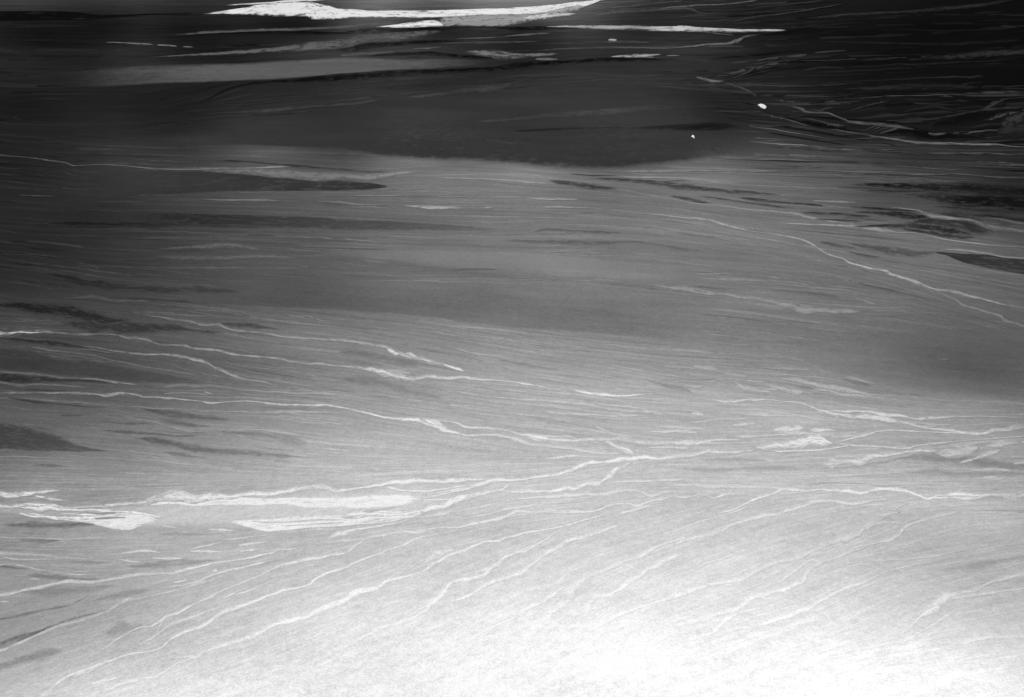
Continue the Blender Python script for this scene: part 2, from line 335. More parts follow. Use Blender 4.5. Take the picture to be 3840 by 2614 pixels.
('dark_terrace', 'long dark gravel tongue pointing right from the left edge in mid distance', 'dark terrace', 'dark gravel terraces', None, 0.215, 0, 'p', 0.06, 0.08, (0.45, 0.03), 1, '-3717 8250 -192 469 -3068 8207 -138 407 -2567 8219 -104 367 -2436 8201 -89 333 -2173 8158 -65 271 -1787 8109 -41 208 -1384 8114 -27 177 -1327 8116 -22 147 -1226 8112 -17 128 -1164 8121 -13 103 -1101 8113 -8 65 -1076 8111 -6 50 -1018 8093 -1 5'),
('gravel_bar', 'pale gravel band lying along the top of the long dark tongue', 'gravel bar', 'pale gravel bars', None, '+.08', 1, 's', 0, 0, 0, 1.0, '-3353 8660 6 -17 -2690 8656 14 -52 -2272 8568 19 -85 -1859 8471 18 -94 -1442 8492 17 -116 -1249 8469 15 -106 -937 8592 6 -54 -742 8633 1 -14'),
('dark_terrace', 'thin dark gravel line above the long dark tongue', 'dark terrace', 'dark gravel terraces', None, '-.12', 2, 's', 0, 0, 0, 1.0, '-2767 9024 3 -12 -2437 8971 10 -42 -2140 8863 11 -56 -1921 8779 10 -55 -1712 8736 8 -49 -1474 8694 4 -33 -1338 8642 4 -29 -1165 8629 3 -24 -1052 8625 1 -8'),
('dark_terrace', 'broad faint dark band crossing the middle below the pale dashes', 'dark terrace', 'dark gravel terraces', None, '-.09', 0, 'p', 0.12, 0.3, 0.3, 1, '-3048 7159 -78 207 -2353 7072 -55 187 -1793 7037 -39 171 -1345 6989 -29 169 -1263 6953 -24 151 -935 6940 -17 138 -825.6 6930.9 -13.4 126.3 -498.2 6901.9 -6.2 96.9 -389.2 6884.9 -4.1 82.0 -174.3 6839.1 -1.4 61.5 19.0 6772.5 0.1 30.8 39.8 6767.8 0.2 30.3 177.9 6750.1 0.3 14.3'),
('streak', None, None, None, 90, '-.08', 1, 's', 0, 0, 0, 1.0, '124.7 6739.1 0.4 -8.8 232.4 6804.9 -0.4 -25.5 412.1 6776.1 -1.9 -29.1 622.1 6747.0 -2.0 -21.5 800.4 6731.3 -0.8 -7.1'),
('streak', None, None, None, 90, '-.07', 1, 's', 0, 0, 0, 1.0, '-116.2 6595.4 0.0 -8.6 142.2 6548.2 -1.0 -33.3 346.8 6516.4 -2.1 -39.0 602.1 6501.6 -2.6 -32.5 861.6 6529.9 -3.2 -23.2 1170.1 6375.6 -4.6 -22.8 1310.5 6337.5 -1.3 -6.5'),
('gravel_plain', 'pale gravel swath running across the middle of the plain', 'gravel plain', 'gravel plains', None, '+.045', 0, 'p', 0.15, 0.25, 0.2, 1, '-1358.1 6305.4 -12.5 66.2 -952.5 6257.1 -14.2 106.3 -449.9 6149.4 -14.1 219.9 36.4 6105.4 1.2 230.3 419.1 6015.5 13.7 226.4 788.6 5898.6 25.4 218.6 1082.1 5831.6 36.6 226.3 1209.3 5780.3 40.0 220.1'),
('gravel_plain', 'mid grey gravel plain with a sharp lower edge against pale gravel', 'gravel plain', 'gravel plains', None, '-.06', 0, 'p', 0.9, 0.05, 0.2, 1, '-2011.3 5613.8 -79.2 256.1 -1545.7 5553.0 -63.2 262.5 -1033.7 5531.4 -43.4 269.5 -717.8 5493.4 -30.4 270.9 -582.8 5468.5 -25.7 280.9 -458.5 5449.1 -21.3 295.1 -273.2 5411.5 -14.2 326.7 -141.5 5389.3 -7.8 345.2 -54.4 5380.1 -3.2 362.3 206.0 5362.6 13.2 398.6 292.5 5357.2 19.2 407.7 462.5 5312.5 29.3 392.3 711.8 5238.1 43.9 377.3 971.8 5148.0 58.3 361.5 1161.4 5063.4 72.8 371.7'),
('dry_wash', 'row of white dashes strung across the middle distance below the dark tongue', 'dry wash', 'dry washes crossing the desert floor', None, 0.72, 3, 's', 0, 0, 0, 1.0, '-852 7498 1 -9 -745 7474 2 -20 -650 7448 2 -29 -557 7437 2 -29 -464 7430 1 -18 -347 7398 0 -6'),
('dash', None, None, None, 95, 0.5, 3, 's', 0, 0, 0, 1.0, '-2498 7639 3 -9 -2344 7638 5 -18 -2225 7634 5 -21 -1991 7645 5 -21 -1805 7606 2 -9'),
('dash', None, None, None, 95, 0.5, 3, 's', 0, 0, 0, 1.0, '-1595 7619 2 -9 -1299 7562 2 -18 -1241 7535 2 -18 -971 7522 1 -7'),
('dash', None, None, None, 95, 0.55, 3, 's', 0, 0, 0, 1.0, '-1290 7788 1 -9 -1040 7807 3 -21 -866 7821 1 -9'),
('dash', None, None, None, 95, 0.58, 3, 's', 0, 0, 0, 1.0, '-640 7783 1 -9 -373 7739 1 -16 -14 7704 -0 -22 116 7681 -0 -14'),
('dash', None, None, None, 95, 0.64, 3, 's', 0, 0, 0, 1.0, '111 7685 -0 -10 211 7652 -1 -26 341 7648 -1 -25 530 7637 -1 -9'),
('dash', None, None, None, 95, 0.62, 3, 's', 0, 0, 0, 1.0, '-249 7398 0 -6 -186 7402 0 -17 -134 7398 0 -6'),
('dash', None, None, None, 95, 0.58, 3, 's', 0, 0, 0, 1.0, '-54 7402 0 -6 15 7399 -0 -6'),
('dash', None, None, None, 95, 0.66, 3, 's', 0, 0, 0, 1.0, '216 7398 -0 -8 331 7413 -1 -21 480 7400 -1 -19 639 7377 -1 -6'),
('dash', None, None, None, 95, 0.52, 3, 's', 0, 0, 0, 1.0, '88 7274 -0 -8 381 7238 -1 -12 629 7242 -0 -6'),
('dash', None, None, None, 95, 0.3, 3, 's', 0, 0, 0, 1.0, '-3986 7789 4 -9 -3824 7775 7 -17 -3650 7761 4 -10'),
('gravel_bar', 'faint pale gravel streaks on the dim plain at mid left', 'gravel bar', 'pale gravel bars', None, '+.07', 1, 's', 0, 0, 0, 1.0, '-2397.0 6370.5 3.5 -10.0 -2061.5 6431.6 8.3 -27.7 -1899.7 6433.8 7.5 -31.3 -1687.1 6348.7 1.9 -9.9'),
('streak', None, None, None, 106, '+.06', 1, 's', 0, 0, 0, 1.0, '-3400 6582 4 -9 -3108 6504 9 -24 -2891 6422 3 -8'),
('streak', None, None, None, 106, '+.07', 1, 's', 0, 0, 0, 1.0, '-2637.3 5430.2 2.6 -6.1 -2468.9 5447.2 8.3 -21.9 -2342.5 5413.9 6.0 -16.9 -2100.7 5396.3 2.0 -6.1'),
('streak', None, None, None, 106, '+.05', 1, 's', 0, 0, 0, 1.0, '-2403.8 6242.0 2.6 -8.1 -2082.4 6160.5 9.2 -31.3 -1699.7 6193.4 7.5 -31.0 -1402.2 6175.4 2.3 -12.2'),
('streak', None, None, None, 106, '-.06', 1, 's', 0, 0, 0, 1.0, '-2198.7 5635.5 2.4 -7.7 -1911.7 5583.1 8.4 -30.5 -1723.0 5548.6 6.9 -28.1 -1581.4 5516.9 1.7 -7.6'),
('streak', None, None, None, 106, '-.05', 1, 's', 0, 0, 0, 1.0, '-2800.7 5776.2 3.1 -8.4 -2471.2 5638.6 11.6 -33.7 -2190.1 5610.1 9.7 -30.5 -1902.7 5552.5 2.8 -10.1'),
('streak', None, None, None, 106, '-.05', 1, 's', 0, 0, 0, 1.0, '-3442 7034 6 -15 -2873 6984 24 -66 -2201 6925 10 -37 -1656 6905 3 -16'),
('streak', None, None, None, 106, '-.05', 1, 's', 0, 0, 0, 1.0, '-1872.8 6691.7 2.3 -9.3 -1768.2 6693.5 4.4 -18.8 -1661.6 6686.8 1.6 -7.5'),
('streak', None, None, None, 106, '-.05', 1, 's', 0, 0, 0, 1.0, '-400.0 5950.4 0.5 -7.1 -249.2 5972.5 0.6 -14.2 -78.0 5969.8 0.0 -5.6'),
('dry_wash', 'thin bright wash running right from the tip of the dark plain', 'dry wash', 'dry washes crossing the desert floor', None, 0.55, 3, 's', 0, 0, 0, 1.0, '906 8607 -1 -12 1175 8646 -3 -29 1348 8653 -6 -40 1537 8646 -5 -32 1666 8655 -4 -23 1859 8627 -4 -22 2052 8604 -5 -22 2318 8616 -7 -29 2416 8639 -4 -14'),
('channel', None, None, None, 115, '+.12', 3, 's', 0, 0, 0, 1.0, '2418 8645 -3 -12 2776 8606 -4 -14 3019 8544 -5 -16 3322 8478 -6 -16 3508 8455 -9 -24 3639 8456 -10 -25 3918 8501 -6 -14 4146 8425 -6 -14 4328 8400 -13 -27 4572 8373 -10 -21'),
('channel', None, None, None, 115, 0.55, 3, 's', 0, 0, 0, 1.0, '900 8412 -1 -12 1142 8387 -3 -27 1336 8387 -4 -26 1492 8365 -4 -24 1640 8289 -5 -23 1730 8226 -6 -25 1835 8151 -2 -10'),
('channel', None, None, None, 115, '+.08', 1, 's', 0, 0, 0, 1.0, '-671 8383 1 -13 -207 8324 0 -21 174 8227 -1 -21 423 8136 -1 -11'),
('dry_wash', 'faint kinked wash below the fan of dark slivers at right', 'dry wash', 'dry washes crossing the desert floor', None, '+.11', 2, 's', 0, 0, 0, 1.0, '922 7883 -1 -9 1124 7756 -3 -19 1287 7643 -3 -16 1410 7529 -3 -14 1671 7432 -4 -18 1774 7377 -4 -15 1951 7348 -4 -14 2055 7305 -5 -16 2178 7256 -6 -20 2216 7189 -7 -19 2291 7136 -5 -15 2427 7034 -5 -13 2569 6933 -3 -7'),
('channel', None, None, None, 119, '+.14', 2, 's', 0, 0, 0, 1.0, '1897 7027 -2 -8 2192 6980 -4 -14 2446 6920 -6 -18 2588 6860 -9 -25 2682 6821 -12 -31 2742 6781 -4 -10 2873 6763 -4 -8 3021 6602 -5 -10 3272 6469 -5 -10 3472 6411 -6 -12 3590 6392 -5 -10'),
('channel', None, None, None, 119, '+.10', 2, 's', 0, 0, 0, 1.0, '2369 7617 -2 -8 2595 7585 -6 -19 2727 7559 -3 -9'),
('channel', None, None, None, 119, '+.07', 2, 's', 0, 0, 0, 1.0, '2393 7493 -3 -8 2526 7436 -6 -18 2647 7382 -4 -10'),
('dark_terrace', 'dark gravel slivers fanning out right of the pointed tip of the dark plain', 'dark terrace', 'dark gravel terraces', None, '-.15', 2, 's', 0, 0, 0, 1.0, '297 8309 -1 -10 402 8218 -4 -48 548 8129 -4 -47 666 8044 -5 -45 870 7979 -1 -10'),
('sliver', None, None, None, 123, '-.15', 2, 's', 0, 0, 0, 1.0, '613 8358 -1 -11 877 8307 -4 -34 1063 8256 -6 -45 1300 8140 -10 -58 1446 8085 -13 -67 1613 8001 -12 -56 1762 7941 -11 -50 1955 7875 -8 -33 2185 7803 -2 -7'),
('sliver', None, None, None, 123, '-.15', 2, 's', 0, 0, 0, 1.0, '493 8523 -1 -8 697 8452 -2 -26 930 8448 -1 -9'),
('sliver', None, None, None, 123, '-.15', 2, 's', 0, 0, 0, 1.0, '1257 7761 -2 -12 1386 7670 -8 -38 1465 7579 -9 -42 1567 7523 -2 -9'),
('sliver', None, None, None, 123, '-.15', 2, 's', 0, 0, 0, 1.0, '1477 7783 -3 -12 1650 7683 -9 -38 1829 7574 -9 -36 1986 7494 -7 -25 2142 7423 -2 -6'),
('sliver', None, None, None, 123, '-.15', 2, 's', 0, 0, 0, 1.0, '1794 7744 -3 -12 1908 7666 -7 -27 2124 7579 -7 -25 2340 7515 -7 -24 2506 7445 -2 -6'),
('sliver', None, None, None, 123, '-.15', 2, 's', 0, 0, 0, 1.0, '2182 7312 -2 -8 2344 7281 -7 -24 2492 7247 -10 -31 2590 7201 -8 -23 2705 7179 -2 -6'),
('sliver', None, None, None, 123, '-.15', 2, 's', 0, 0, 0, 1.0, '2606 7471 -3 -8 2768 7399 -12 -34 2924 7354 -8 -21 3112 7307 -2 -6'),
('sliver', None, None, None, 123, '-.15', 2, 's', 0, 0, 0, 1.0, '2589 7306 -3 -8 2782 7273 -9 -24 2928 7208 -19 -48 3025 7168 -16 -40 3139 7145 -3 -8'),
('sliver', None, None, None, 123, '-.15', 2, 's', 0, 0, 0, 1.0, '993 8197 -1 -11 1182 8199 -3 -22 1479 8285 -3 -21 1529 8234 -2 -10'),
('sliver', None, None, None, 123, '-.15', 2, 's', 0, 0, 0, 1.0, '2468 7169 -3 -8 2667 7098 -7 -19 2784 7054 -3 -7'),
('sliver', None, None, None, 123, '-.15', 2, 's', 0, 0, 0, 1.0, '2236 7137 -2 -8 2444 7091 -6 -19 2598 7056 -3 -8'),
('dark_terrace', 'large black lens of gravel left of the right edge in mid distance', 'dark terrace', 'dark gravel terraces', None, 0.14, 2, 's', 0, 0, 0, 1.1, '2678 6903 -3 -9 2888 6948 -20 -61 3089 7045 -32 -88 3213 7025 -51 -114 3313 6924 -47 -96 3380 6830 -28 -55 3445 6762 -5 -9'),
('tail', None, None, None, 135, 0.15, 2, 's', 0, 0, 0, 1.0, '2782 6863 -3 -7 2932 6779 -19 -45 3062 6705 -20 -45 3152 6668 -15 -35 3256 6643 -3 -7'),
('tail', None, None, None, 135, 0.16, 2, 's', 0, 0, 0, 1.0, '2443 6912 -2 -7 2665 6929 -9 -25 2926 6903 -18 -47 3112 6830 -24 -54 3278 6719 -5 -11'),
('dark_terrace', 'band of black gravel at the right edge below the hill foot wash', 'dark terrace', 'dark gravel terraces', None, 0.09, 2, 's', 0, 0, 0, 1.0, '2806 8112 -3 -10 2999 8091 -10 -31 3233 8052 -20 -55 3583 7996 -26 -63 3936 7959 -53 -115 4194 7921 -62 -127 4411 7924 -61 -121'),
('lobe', None, None, None, 138, 0.08, 2, 's', 0, 0, 0, 1.0, '3151 7823 -3 -9 3385 7805 -27 -68 3585 7707 -59 -133 3784 7619 -77 -166 4029 7576 -108 -218 4269 7525 -124 -234'),
('lobe', None, None, None, 138, 0.1, 2, 's', 0, 0, 0, 1.0, '3439 7222 -4 -8 3634 7155 -22 -46 3768 7085 -32 -65 3958 7025 -36 -70'),
('lobe', None, None, None, 138, 0.15, 2, 's', 0, 0, 0, 1.0, '2885 7935 -3 -9 3127 7924 -8 -23 3424 7905 -7 -18'),
('lobe', None, None, None, 138, 0.16, 1, 's', 0, 0, 0, 1.0, '3251 7460 -5 -13 3455 7395 -21 -49 3713 7331 -28 -60 3901 7310 -24 -49'),
('dark_terrace', 'faint dark gravel lens above the thin winding stream bed at right', 'dark terrace', 'dark gravel terraces', None, '-.11', 2, 's', 0, 0, 0, 1.0, '2112.2 6548.6 -2.3 -7.0 2192.1 6504.8 -10.7 -30.7 2268.1 6451.7 -10.7 -30.2 2350.5 6422.5 -2.4 -6.6'),
('lens', None, None, None, 143, '-.1', 2, 's', 0, 0, 0, 1.0, '2289.4 6553.8 -2.5 -6.8 2447.5 6439.5 -19.0 -49.2 2575.3 6369.7 -25.8 -64.3 2698.8 6297.0 -23.7 -60.6 2809.1 6324.9 -11.2 -31.6 2877.7 6346.9 -2.2 -6.3'),
('lens', None, None, None, 143, '-.09', 2, 's', 0, 0, 0, 1.0, '2241.1 6364.6 -2.5 -6.4 2339.9 6266.6 -9.8 -25.6 2447.2 6232.1 -2.4 -6.4'),
('dark_terrace', 'dark gravel wedge entering from the right edge above the winding stream bed', 'dark terrace', 'dark gravel terraces', None, 0.2, 1, 'p', 0.1, 0.12, (0.06, 0.35), 1, '2797.3 6344.7 2.5 6.5 2896.7 6294.3 13.0 32.2 2927.6 6248.7 27.5 67.0 2946.2 6221.2 36.2 87.3 2994.6 6174.0 50.0 118.0 3034.1 6152.2 55.1 127.9 3115.1 6115.5 67.9 152.8 3131.2 6109.0 70.1 156.9 3185.4 6057.5 67.9 148.3 3278.8 6004.9 75.6 159.5 3410.5 5934.1 86.3 173.0 3734.5 5836.6 85.7 153.9'),
('wash_edge', None, None, None, 146, '+.12', 3, 's', 0, 0, 0, 1.0, '2886 6392 -3 -6 3026 6366 -5 -11 3166 6275 -7 -14 3250 6200 -7 -14 3357 6171 -6 -12 3490 6131 -5 -9'),
('dry_wash', 'bright wash between the black gravel lens and the right edge', 'dry wash', 'dry washes crossing the desert floor', None, 0.5, 4, 's', 0, 0, 0, 1.0, '2875 7445 -3 -9 2996 7396 -8 -19 3110 7332 -8 -19 3150 7201 -16 -35 3208 7179 -19 -44 3290 7133 -10 -24 3397 7097 -9 -19 3458 6982 -15 -30 3508 6925 -15 -30 3602 6847 -12 -24 3769 6690 -12 -21'),
('channel', None, None, None, 148, 0.36, 4, 's', 0, 0, 0, 1.0, '3507 7144 -5 -10 3608 7097 -9 -19 3739 6969 -10 -19 3839 6894 -8 -15'),
('dry_wash', 'thin winding stream bed running down to the right edge in mid distance', 'dry wash', 'dry washes crossing the desert floor', None, 0.66, 4, 's', 0, 0, 0, 0.8, '637 7343 -1 -9 783 7317 -3 -25 891 7273 -3 -25 1009 7220 -3 -20 1127 7178 -4 -24 1289 7115 -3 -15 1392 7095 -6 -27 1472 7045 -7 -26 1532 6959 -10 -35 1577 6909 -7 -27 1640 6853 -5 -18 1712 6790 -3 -11 1770.5 6766.1 -2.9 -11.1 1848.1 6735.6 -4.8 -16.5 1944.5 6658.6 -5.7 -17.9 2028.7 6583.2 -6.2 -17.1 2056.6 6497.8 -6.8 -15.0 2080.2 6365.9 -6.7 -14.4 2118.0 6255.9 -6.8 -16.5 2178.9 6196.1 -6.3 -14.8 2199.1 6104.3 -6.4 -14.4 2249.6 6050.8 -7.3 -17.9 2304.4 5985.2 -6.1 -14.8 2371.6 5932.0 -6.5 -14.3 2376.7 5866.5 -6.5 -13.9 2443.7 5794.3 -7.6 -16.8 2487.2 5737.8 -10.6 -21.4 2508.6 5674.3 -8.7 -16.5 2542.9 5599.5 -5.5 -11.8 2649.6 5552.8 -9.9 -20.6 2703.7 5490.7 -8.9 -17.4 2774.6 5430.6 -7.7 -14.7 2861.4 5352.5 -10.9 -20.4 2944.3 5301.2 -7.8 -14.2 3037.3 5219.3 -8.0 -13.8'),
('channel', None, None, None, 150, 0.5, 4, 's', 0, 0, 0, 1.0, '2536.5 5583.5 -3.3 -6.2 2566.7 5524.6 -6.6 -11.9 2585.5 5461.8 -10.5 -18.5 2606.9 5417.8 -6.7 -10.9 2610.0 5352.3 -5.8 -10.0 2657.7 5282.3 -6.3 -11.3 2707.4 5201.9 -6.3 -11.0 2737.5 5156.6 -7.2 -11.4 2739.8 5088.8 -7.1 -11.3 2777.0 5044.8 -6.3 -10.6 2847.2 4936.7 -6.3 -10.2'),
('gravel_bar', 'soft pale gravel band descending left to right below the winding stream', 'gravel bar', 'pale gravel bars', None, '+.10', 2, 's', 0, 0, 0, 1.0, '826.5 5678.1 -1.0 -6.5 1000.1 5623.4 -3.9 -20.5 1169.1 5560.2 -5.1 -22.8 1335.1 5499.1 -6.7 -25.2 1488.5 5399.9 -10.7 -34.6 1577.3 5338.1 -12.7 -41.9 1682.9 5313.9 -14.2 -46.6 1801.1 5277.5 -10.9 -33.7 1921.7 5253.7 -8.6 -26.0 2046.2 5244.2 -2.0 -5.8'),
('bar', None, None, None, 152, '+.06', 1, 's', 0, 0, 0, 1.0, '2019.6 5453.2 -2.1 -4.8 2067.3 5385.2 -5.7 -12.8 2109.8 5331.3 -2.1 -4.6'),
('bar', None, None, None, 152, '+.05', 1, 's', 0, 0, 0, 1.0, '1163.6 5784.5 -1.0 -5.5 1392.3 5772.0 -4.3 -19.2 1588.3 5741.5 -1.8 -6.8'),
('streak', None, None, None, 152, '-.05', 1, 's', 0, 0, 0, 1.0, '1534.7 5593.6 -1.7 -6.6 1745.4 5542.4 -8.0 -26.0 1943.3 5462.2 -4.4 -12.6'),
('gravel_plain', 'smooth dark grey gravel plain filling the right side below the pale band', 'gravel plain', 'gravel plains', None, '-.03', 0, 'p', 0.9, 0.1, (0.4, 0.22), 1, '1252.1 4731.6 10.8 48.5 1481.9 4717.3 35.0 131.9 1620.9 4666.0 68.7 234.5 1730.2 4646.1 92.9 295.5 1860.7 4622.8 125.3 368.5 1990.5 4623.3 150.6 413.9 2063.8 4615.1 163.0 431.4 2283.0 4592.0 202.0 481.3 2359.3 4592.8 212.4 489.8 2736.2 4588.4 262.5 522.1 3113.5 4584.3 312.1 545.7'),
('dry_wash', 'wash entering bright at the left edge and running right to a white spread', 'dry wash', 'dry washes crossing the desert floor', None, '+.14', 3, 's', 0, 0, 0, 1.0, '-2935.0 4943.2 13.3 -26.9 -2767.2 4930.5 13.5 -29.2 -2713.5 4919.4 12.0 -25.0 -2650.1 4939.3 8.8 -18.9 -2523.8 4927.6 8.0 -18.9 -2406.4 4916.5 5.1 -12.6 -2233.4 4906.0 3.9 -10.4 -2133.3 4895.9 3.5 -11.2 -2043.2 4845.3 3.1 -10.8 -1976.3 4835.5 3.0 -10.8 -1863.2 4780.8 2.8 -10.5 -1702.2 4741.9 2.5 -10.4 -1663.0 4715.0 2.5 -10.3 -1547.6 4691.0 2.4 -11.2 -1432.9 4636.5 2.1 -11.1 -1333.7 4606.7 2.3 -11.2 -1237.7 4586.5 2.0 -11.2 -1131.1 4548.2 1.6 -11.0 -992.9 4493.0 1.6 -10.9 -823.5 4477.0 1.4 -10.8 -787.3 4465.2 1.1 -12.5 -710.4 4443.7 1.1 -16.7 -632.6 4410.3 0.5 -22.3 -554.4 4365.1 0.0 -25.2 -493.4 4335.4 1.3 -20.5 -407.3 4343.9 1.1 -14.6 -298.1 4334.9 0.5 -10.3 -153.2 4329.8 0.2 -8.6 -80.9 4324.0 0 -6.0 -1.4 4311.0 -0.2 -6.0 84.5 4283.9 -0.6 -5.8 168.7 4232.0 -1.4 -9.7 196.4 4214.9 -1.2 -12.3 266.3 4200.6 -0.3 -3.3'),
('bright_bed', None, None, None, 157, '+.35', 4, 's', 0, 0, 0, 1.0, '-2886.0 4926.1 9.3 -18.6 -2765.2 4926.3 10.8 -22.9 -2713.5 4919.3 8.1 -16.7 -2672.5 4935.4 4.9 -10.5 -2601.9 4922.0 3.7 -8.4 -2506.7 4925.4 1.8 -4.2'),
('bright_bed', None, None, None, 157, '+.2', 4, 's', 0, 0, 0, 1.0, '-749.7 4460.6 0.2 -4.4 -702.3 4438.5 0.5 -12.2 -631.9 4405.0 0.2 -15.3 -553.3 4354.7 0 -16.7 -500.3 4331.8 0.8 -13.7 -450.1 4336.2 0.3 -3.4'),
('channel', None, None, None, 157, '+.1', 3, 's', 0, 0, 0, 1.0, '-710.6 4445.4 0.4 -3.6 -598.0 4428.8 0.8 -10.6 -522.8 4413.0 0.4 -8.7 -477.1 4394.7 0.0 -3.4'),
('channel', None, None, None, 157, '+.08', 3, 's', 0, 0, 0, 1.0, '-816.1 4459.1 0.5 -3.6 -637.4 4450.9 0.8 -8.0 -503.4 4440.0 0.3 -3.5'),
('dry_wash', 'wash at centre left breaking into white gravel blotches', 'dry wash', 'dry washes crossing the desert floor', None, '+.11', 3, 's', 0, 0, 0, 1.0, '-2242.3 5259.3 1.7 -5.7 -2043.5 5175.5 2.8 -10.1 -1898.5 5116.4 3.0 -12.0 -1756.8 5059.5 2.8 -11.6 -1621.2 5015.8 2.2 -11.3 -1542.1 4963.9 2.0 -11.0 -1437.3 4933.3 2.3 -11.1 -1309.6 4903.5 2.0 -11.1 -1197.2 4864.0 1.9 -11.1 -1058.4 4845.7 1.6 -10.2 -875.7 4814.3 1.1 -10.2 -794.0 4775.0 0.7 -10.9 -686.1 4726.7 0.5 -10.7 -645.0 4707.7 -0.2 -13.1 -601.5 4663.7 -0.7 -20.0 -544.0 4626.4 -0.3 -14.6 -486.9 4586.0 -0.2 -16.3 -424.1 4559.3 -0.3 -18.0 -345.6 4510.9 -0.8 -15.7 -283.6 4470.1 -1.1 -13.6 -222.1 4420.5 -0.3 -3.3'),
('gravel_bar', None, None, None, 162, '+.22', 4, 's', 0, 0, 0, 1.0, '-653.2 4711.5 -0.2 -4.6 -627.3 4688.4 -1.4 -17.6 -596.2 4650.2 -1.3 -13.8 -575.1 4631.5 -0.2 -3.5'),
('gravel_bar', None, None, None, 162, '+.2', 4, 's', 0, 0, 0, 1.0, '-561.7 4650.9 0.2 -3.8 -522.2 4638.2 -0.3 -12.8 -472.1 4590.0 -0.7 -12.3 -416.2 4553.8 -0.4 -14.3 -377.2 4536.0 -0.1 -4.5'),
('gravel_bar', None, None, None, 162, '+.22', 4, 's', 0, 0, 0, 1.0, '-353.5 4518.1 -0.2 -4.4 -314.6 4493.2 -0.6 -10.4 -268.3 4461.2 -1.1 -11.8 -229.7 4425.8 -0.5 -4.1'),
('dry_wash', 'thin wash bending down across the dark slope at left', 'dry wash', 'dry washes crossing the desert floor', None, '+.17', 3, 's', 0, 0, 0, 1.0, '-2337.5 4769.9 1.7 -4.9 -2114.5 4698.2 2.4 -7.5 -1987.6 4667.6 2.5 -8.3 -1875.2 4631.3 2.8 -9.2 -1742.3 4622.1 2.8 -10.1 -1623.1 4580.5 2.5 -11.7 -1542.5 4537.2 1.5 -11.8 -1469.5 4463.8 0.8 -10.5 -1376.2 4391.2 1.1 -9.9 -1289.7 4337.6 1.3 -9.1 -1183.5 4285.2 1.2 -9.7 -1142.0 4259.8 0.7 -7.9 -1067.4 4210.2 0.2 -3.1'),
('dry_wash', 'faint straight wash fading out on the dark slope at left', 'dry wash', 'dry washes crossing the desert floor', None, '+.1', 3, 's', 0, 0, 0, 1.0, '-2559.8 4741.5 1.9 -4.9 -2468.4 4711.5 3.3 -8.6 -2316.6 4663.8 3.0 -8.4 -2160.6 4618.7 2.6 -8.2 -2023.3 4556.6 2.0 -7.0 -1935.3 4521.6 1.9 -7.0 -1865.0 4491.6 1.4 -5.3 -1723.2 4445.1 1.6 -6.1 -1599.0 4401.3 1.3 -6.0 -1475.9 4329.8 0.5 -3.3'),
('dry_wash', 'straight pale wash from the left edge over the dark slope', 'dry wash', 'dry washes crossing the desert floor', None, '+.16', 3, 's', 0, 0, 0, 1.0, '-2685.1 4448.5 5.4 -11.3 -2525.9 4424.7 5.0 -11.1 -2369.3 4403.9 4.2 -10.2 -2208.8 4370.6 3.5 -9.3 -2050.2 4337.7 2.9 -8.4 -1893.2 4304.2 2.2 -6.7 -1775.8 4276.8 1.0 -3.3'),
('dry_wash', 'long bright wash from the left edge down to the junction near centre right', 'dry wash', 'dry washes crossing the desert floor', None, '+.17', 4, 's', 0, 0, 0, 1.0, '-2575.9 4231.7 5.8 -12.0 -2426.1 4214.9 5.4 -12.0 -2277.0 4198.0 4.5 -10.4 -2131.0 4185.9 4.9 -12.1 -1986.3 4175.6 5.5 -14.5 -1911.7 4164.0 6.8 -17.8 -1845.7 4174.9 5.1 -13.8 -1750.3 4162.9 2.9 -9.6 -1722.0 4141.8 2.4 -8.0 -1622.1 4134.4 2.7 -8.8 -1548.2 4120.9 2.4 -8.7 -1436.9 4096.0 2.2 -8.6 -1364.6 4084.3 2.1 -7.8 -1263.7 4093.8 2.0 -7.8 -1122.9 4081.4 1.7 -8.5 -1049.7 4060.8 1.5 -8.4 -944.7 4049.6 1.4 -7.6 -849.0 4049.5 1.3 -8.4 -805.5 4034.3 0.8 -8.3 -752.8 4019.1 0.5 -8.3 -703.7 3991.8 0.3 -8.9 -588.3 3931.8 0.4 -9.6 -505.9 3909.7 0.8 -9.7 -419.6 3910.3 0.5 -11.2 -370.8 3880.9 -0.9 -17.1 -315.6 3844.5 -1.6 -16.4 -260.4 3794.3 -1.3 -12.2 -200.5 3759.4 -0.2 -12.6 -104.0 3753.3 0.0 -10.5 -39.7 3746.9 -0.4 -11.8 24.3 3726.5 -1.0 -9.5 87.3 3685.6 -1.2 -8.6 149.6 3658.7 -0.7 -6.7 242.5 3631.8 -1.0 -8.0 333.6 3597.9 -0.9 -7.3 414.2 3597.1 -0.8 -6.6 491.9 3572.1 -0.9 -5.3'),
('channel', None, None, None, 169, '+.12', 4, 's', 0, 0, 0, 1.0, '-373.5 3915.2 0.1 -3.0 -292.9 3900.8 0.0 -8.9 -238.7 3877.5 -0.7 -8.5 -204.3 3845.4 -0.4 -8.6 -131.9 3831.4 -0.1 -5.8 -66.4 3817.5 -0.4 -7.8 -7.8 3789.3 -1.0 -9.0 62.9 3750.3 -1.3 -12.3 120.2 3733.9 -1.1 -13.8 215.1 3713.3 -0.7 -8.9 291.2 3708.9 -0.4 -7.5 393.6 3716.5 -0.6 -7.6 469.5 3711.7 -1.0 -7.5 580.8 3687.2 -1.4 -8.9 655.9 3682.2 -1.1 -7.6 734.1 3681.3 -1.1 -8.3 765.7 3694.9 -2.6 -13.9 825.1 3673.5 -3.1 -13.8 929.4 3660.0 -0.6 -2.8'),
('channel', None, None, None, 169, '+.10', 4, 's', 0, 0, 0, 1.0, '50.2 3761.4 -0.2 -3.5 152.5 3743.6 -0.3 -6.2 254.8 3740.7 -0.7 -6.2 284.8 3708.9 -0.7 -2.5'),
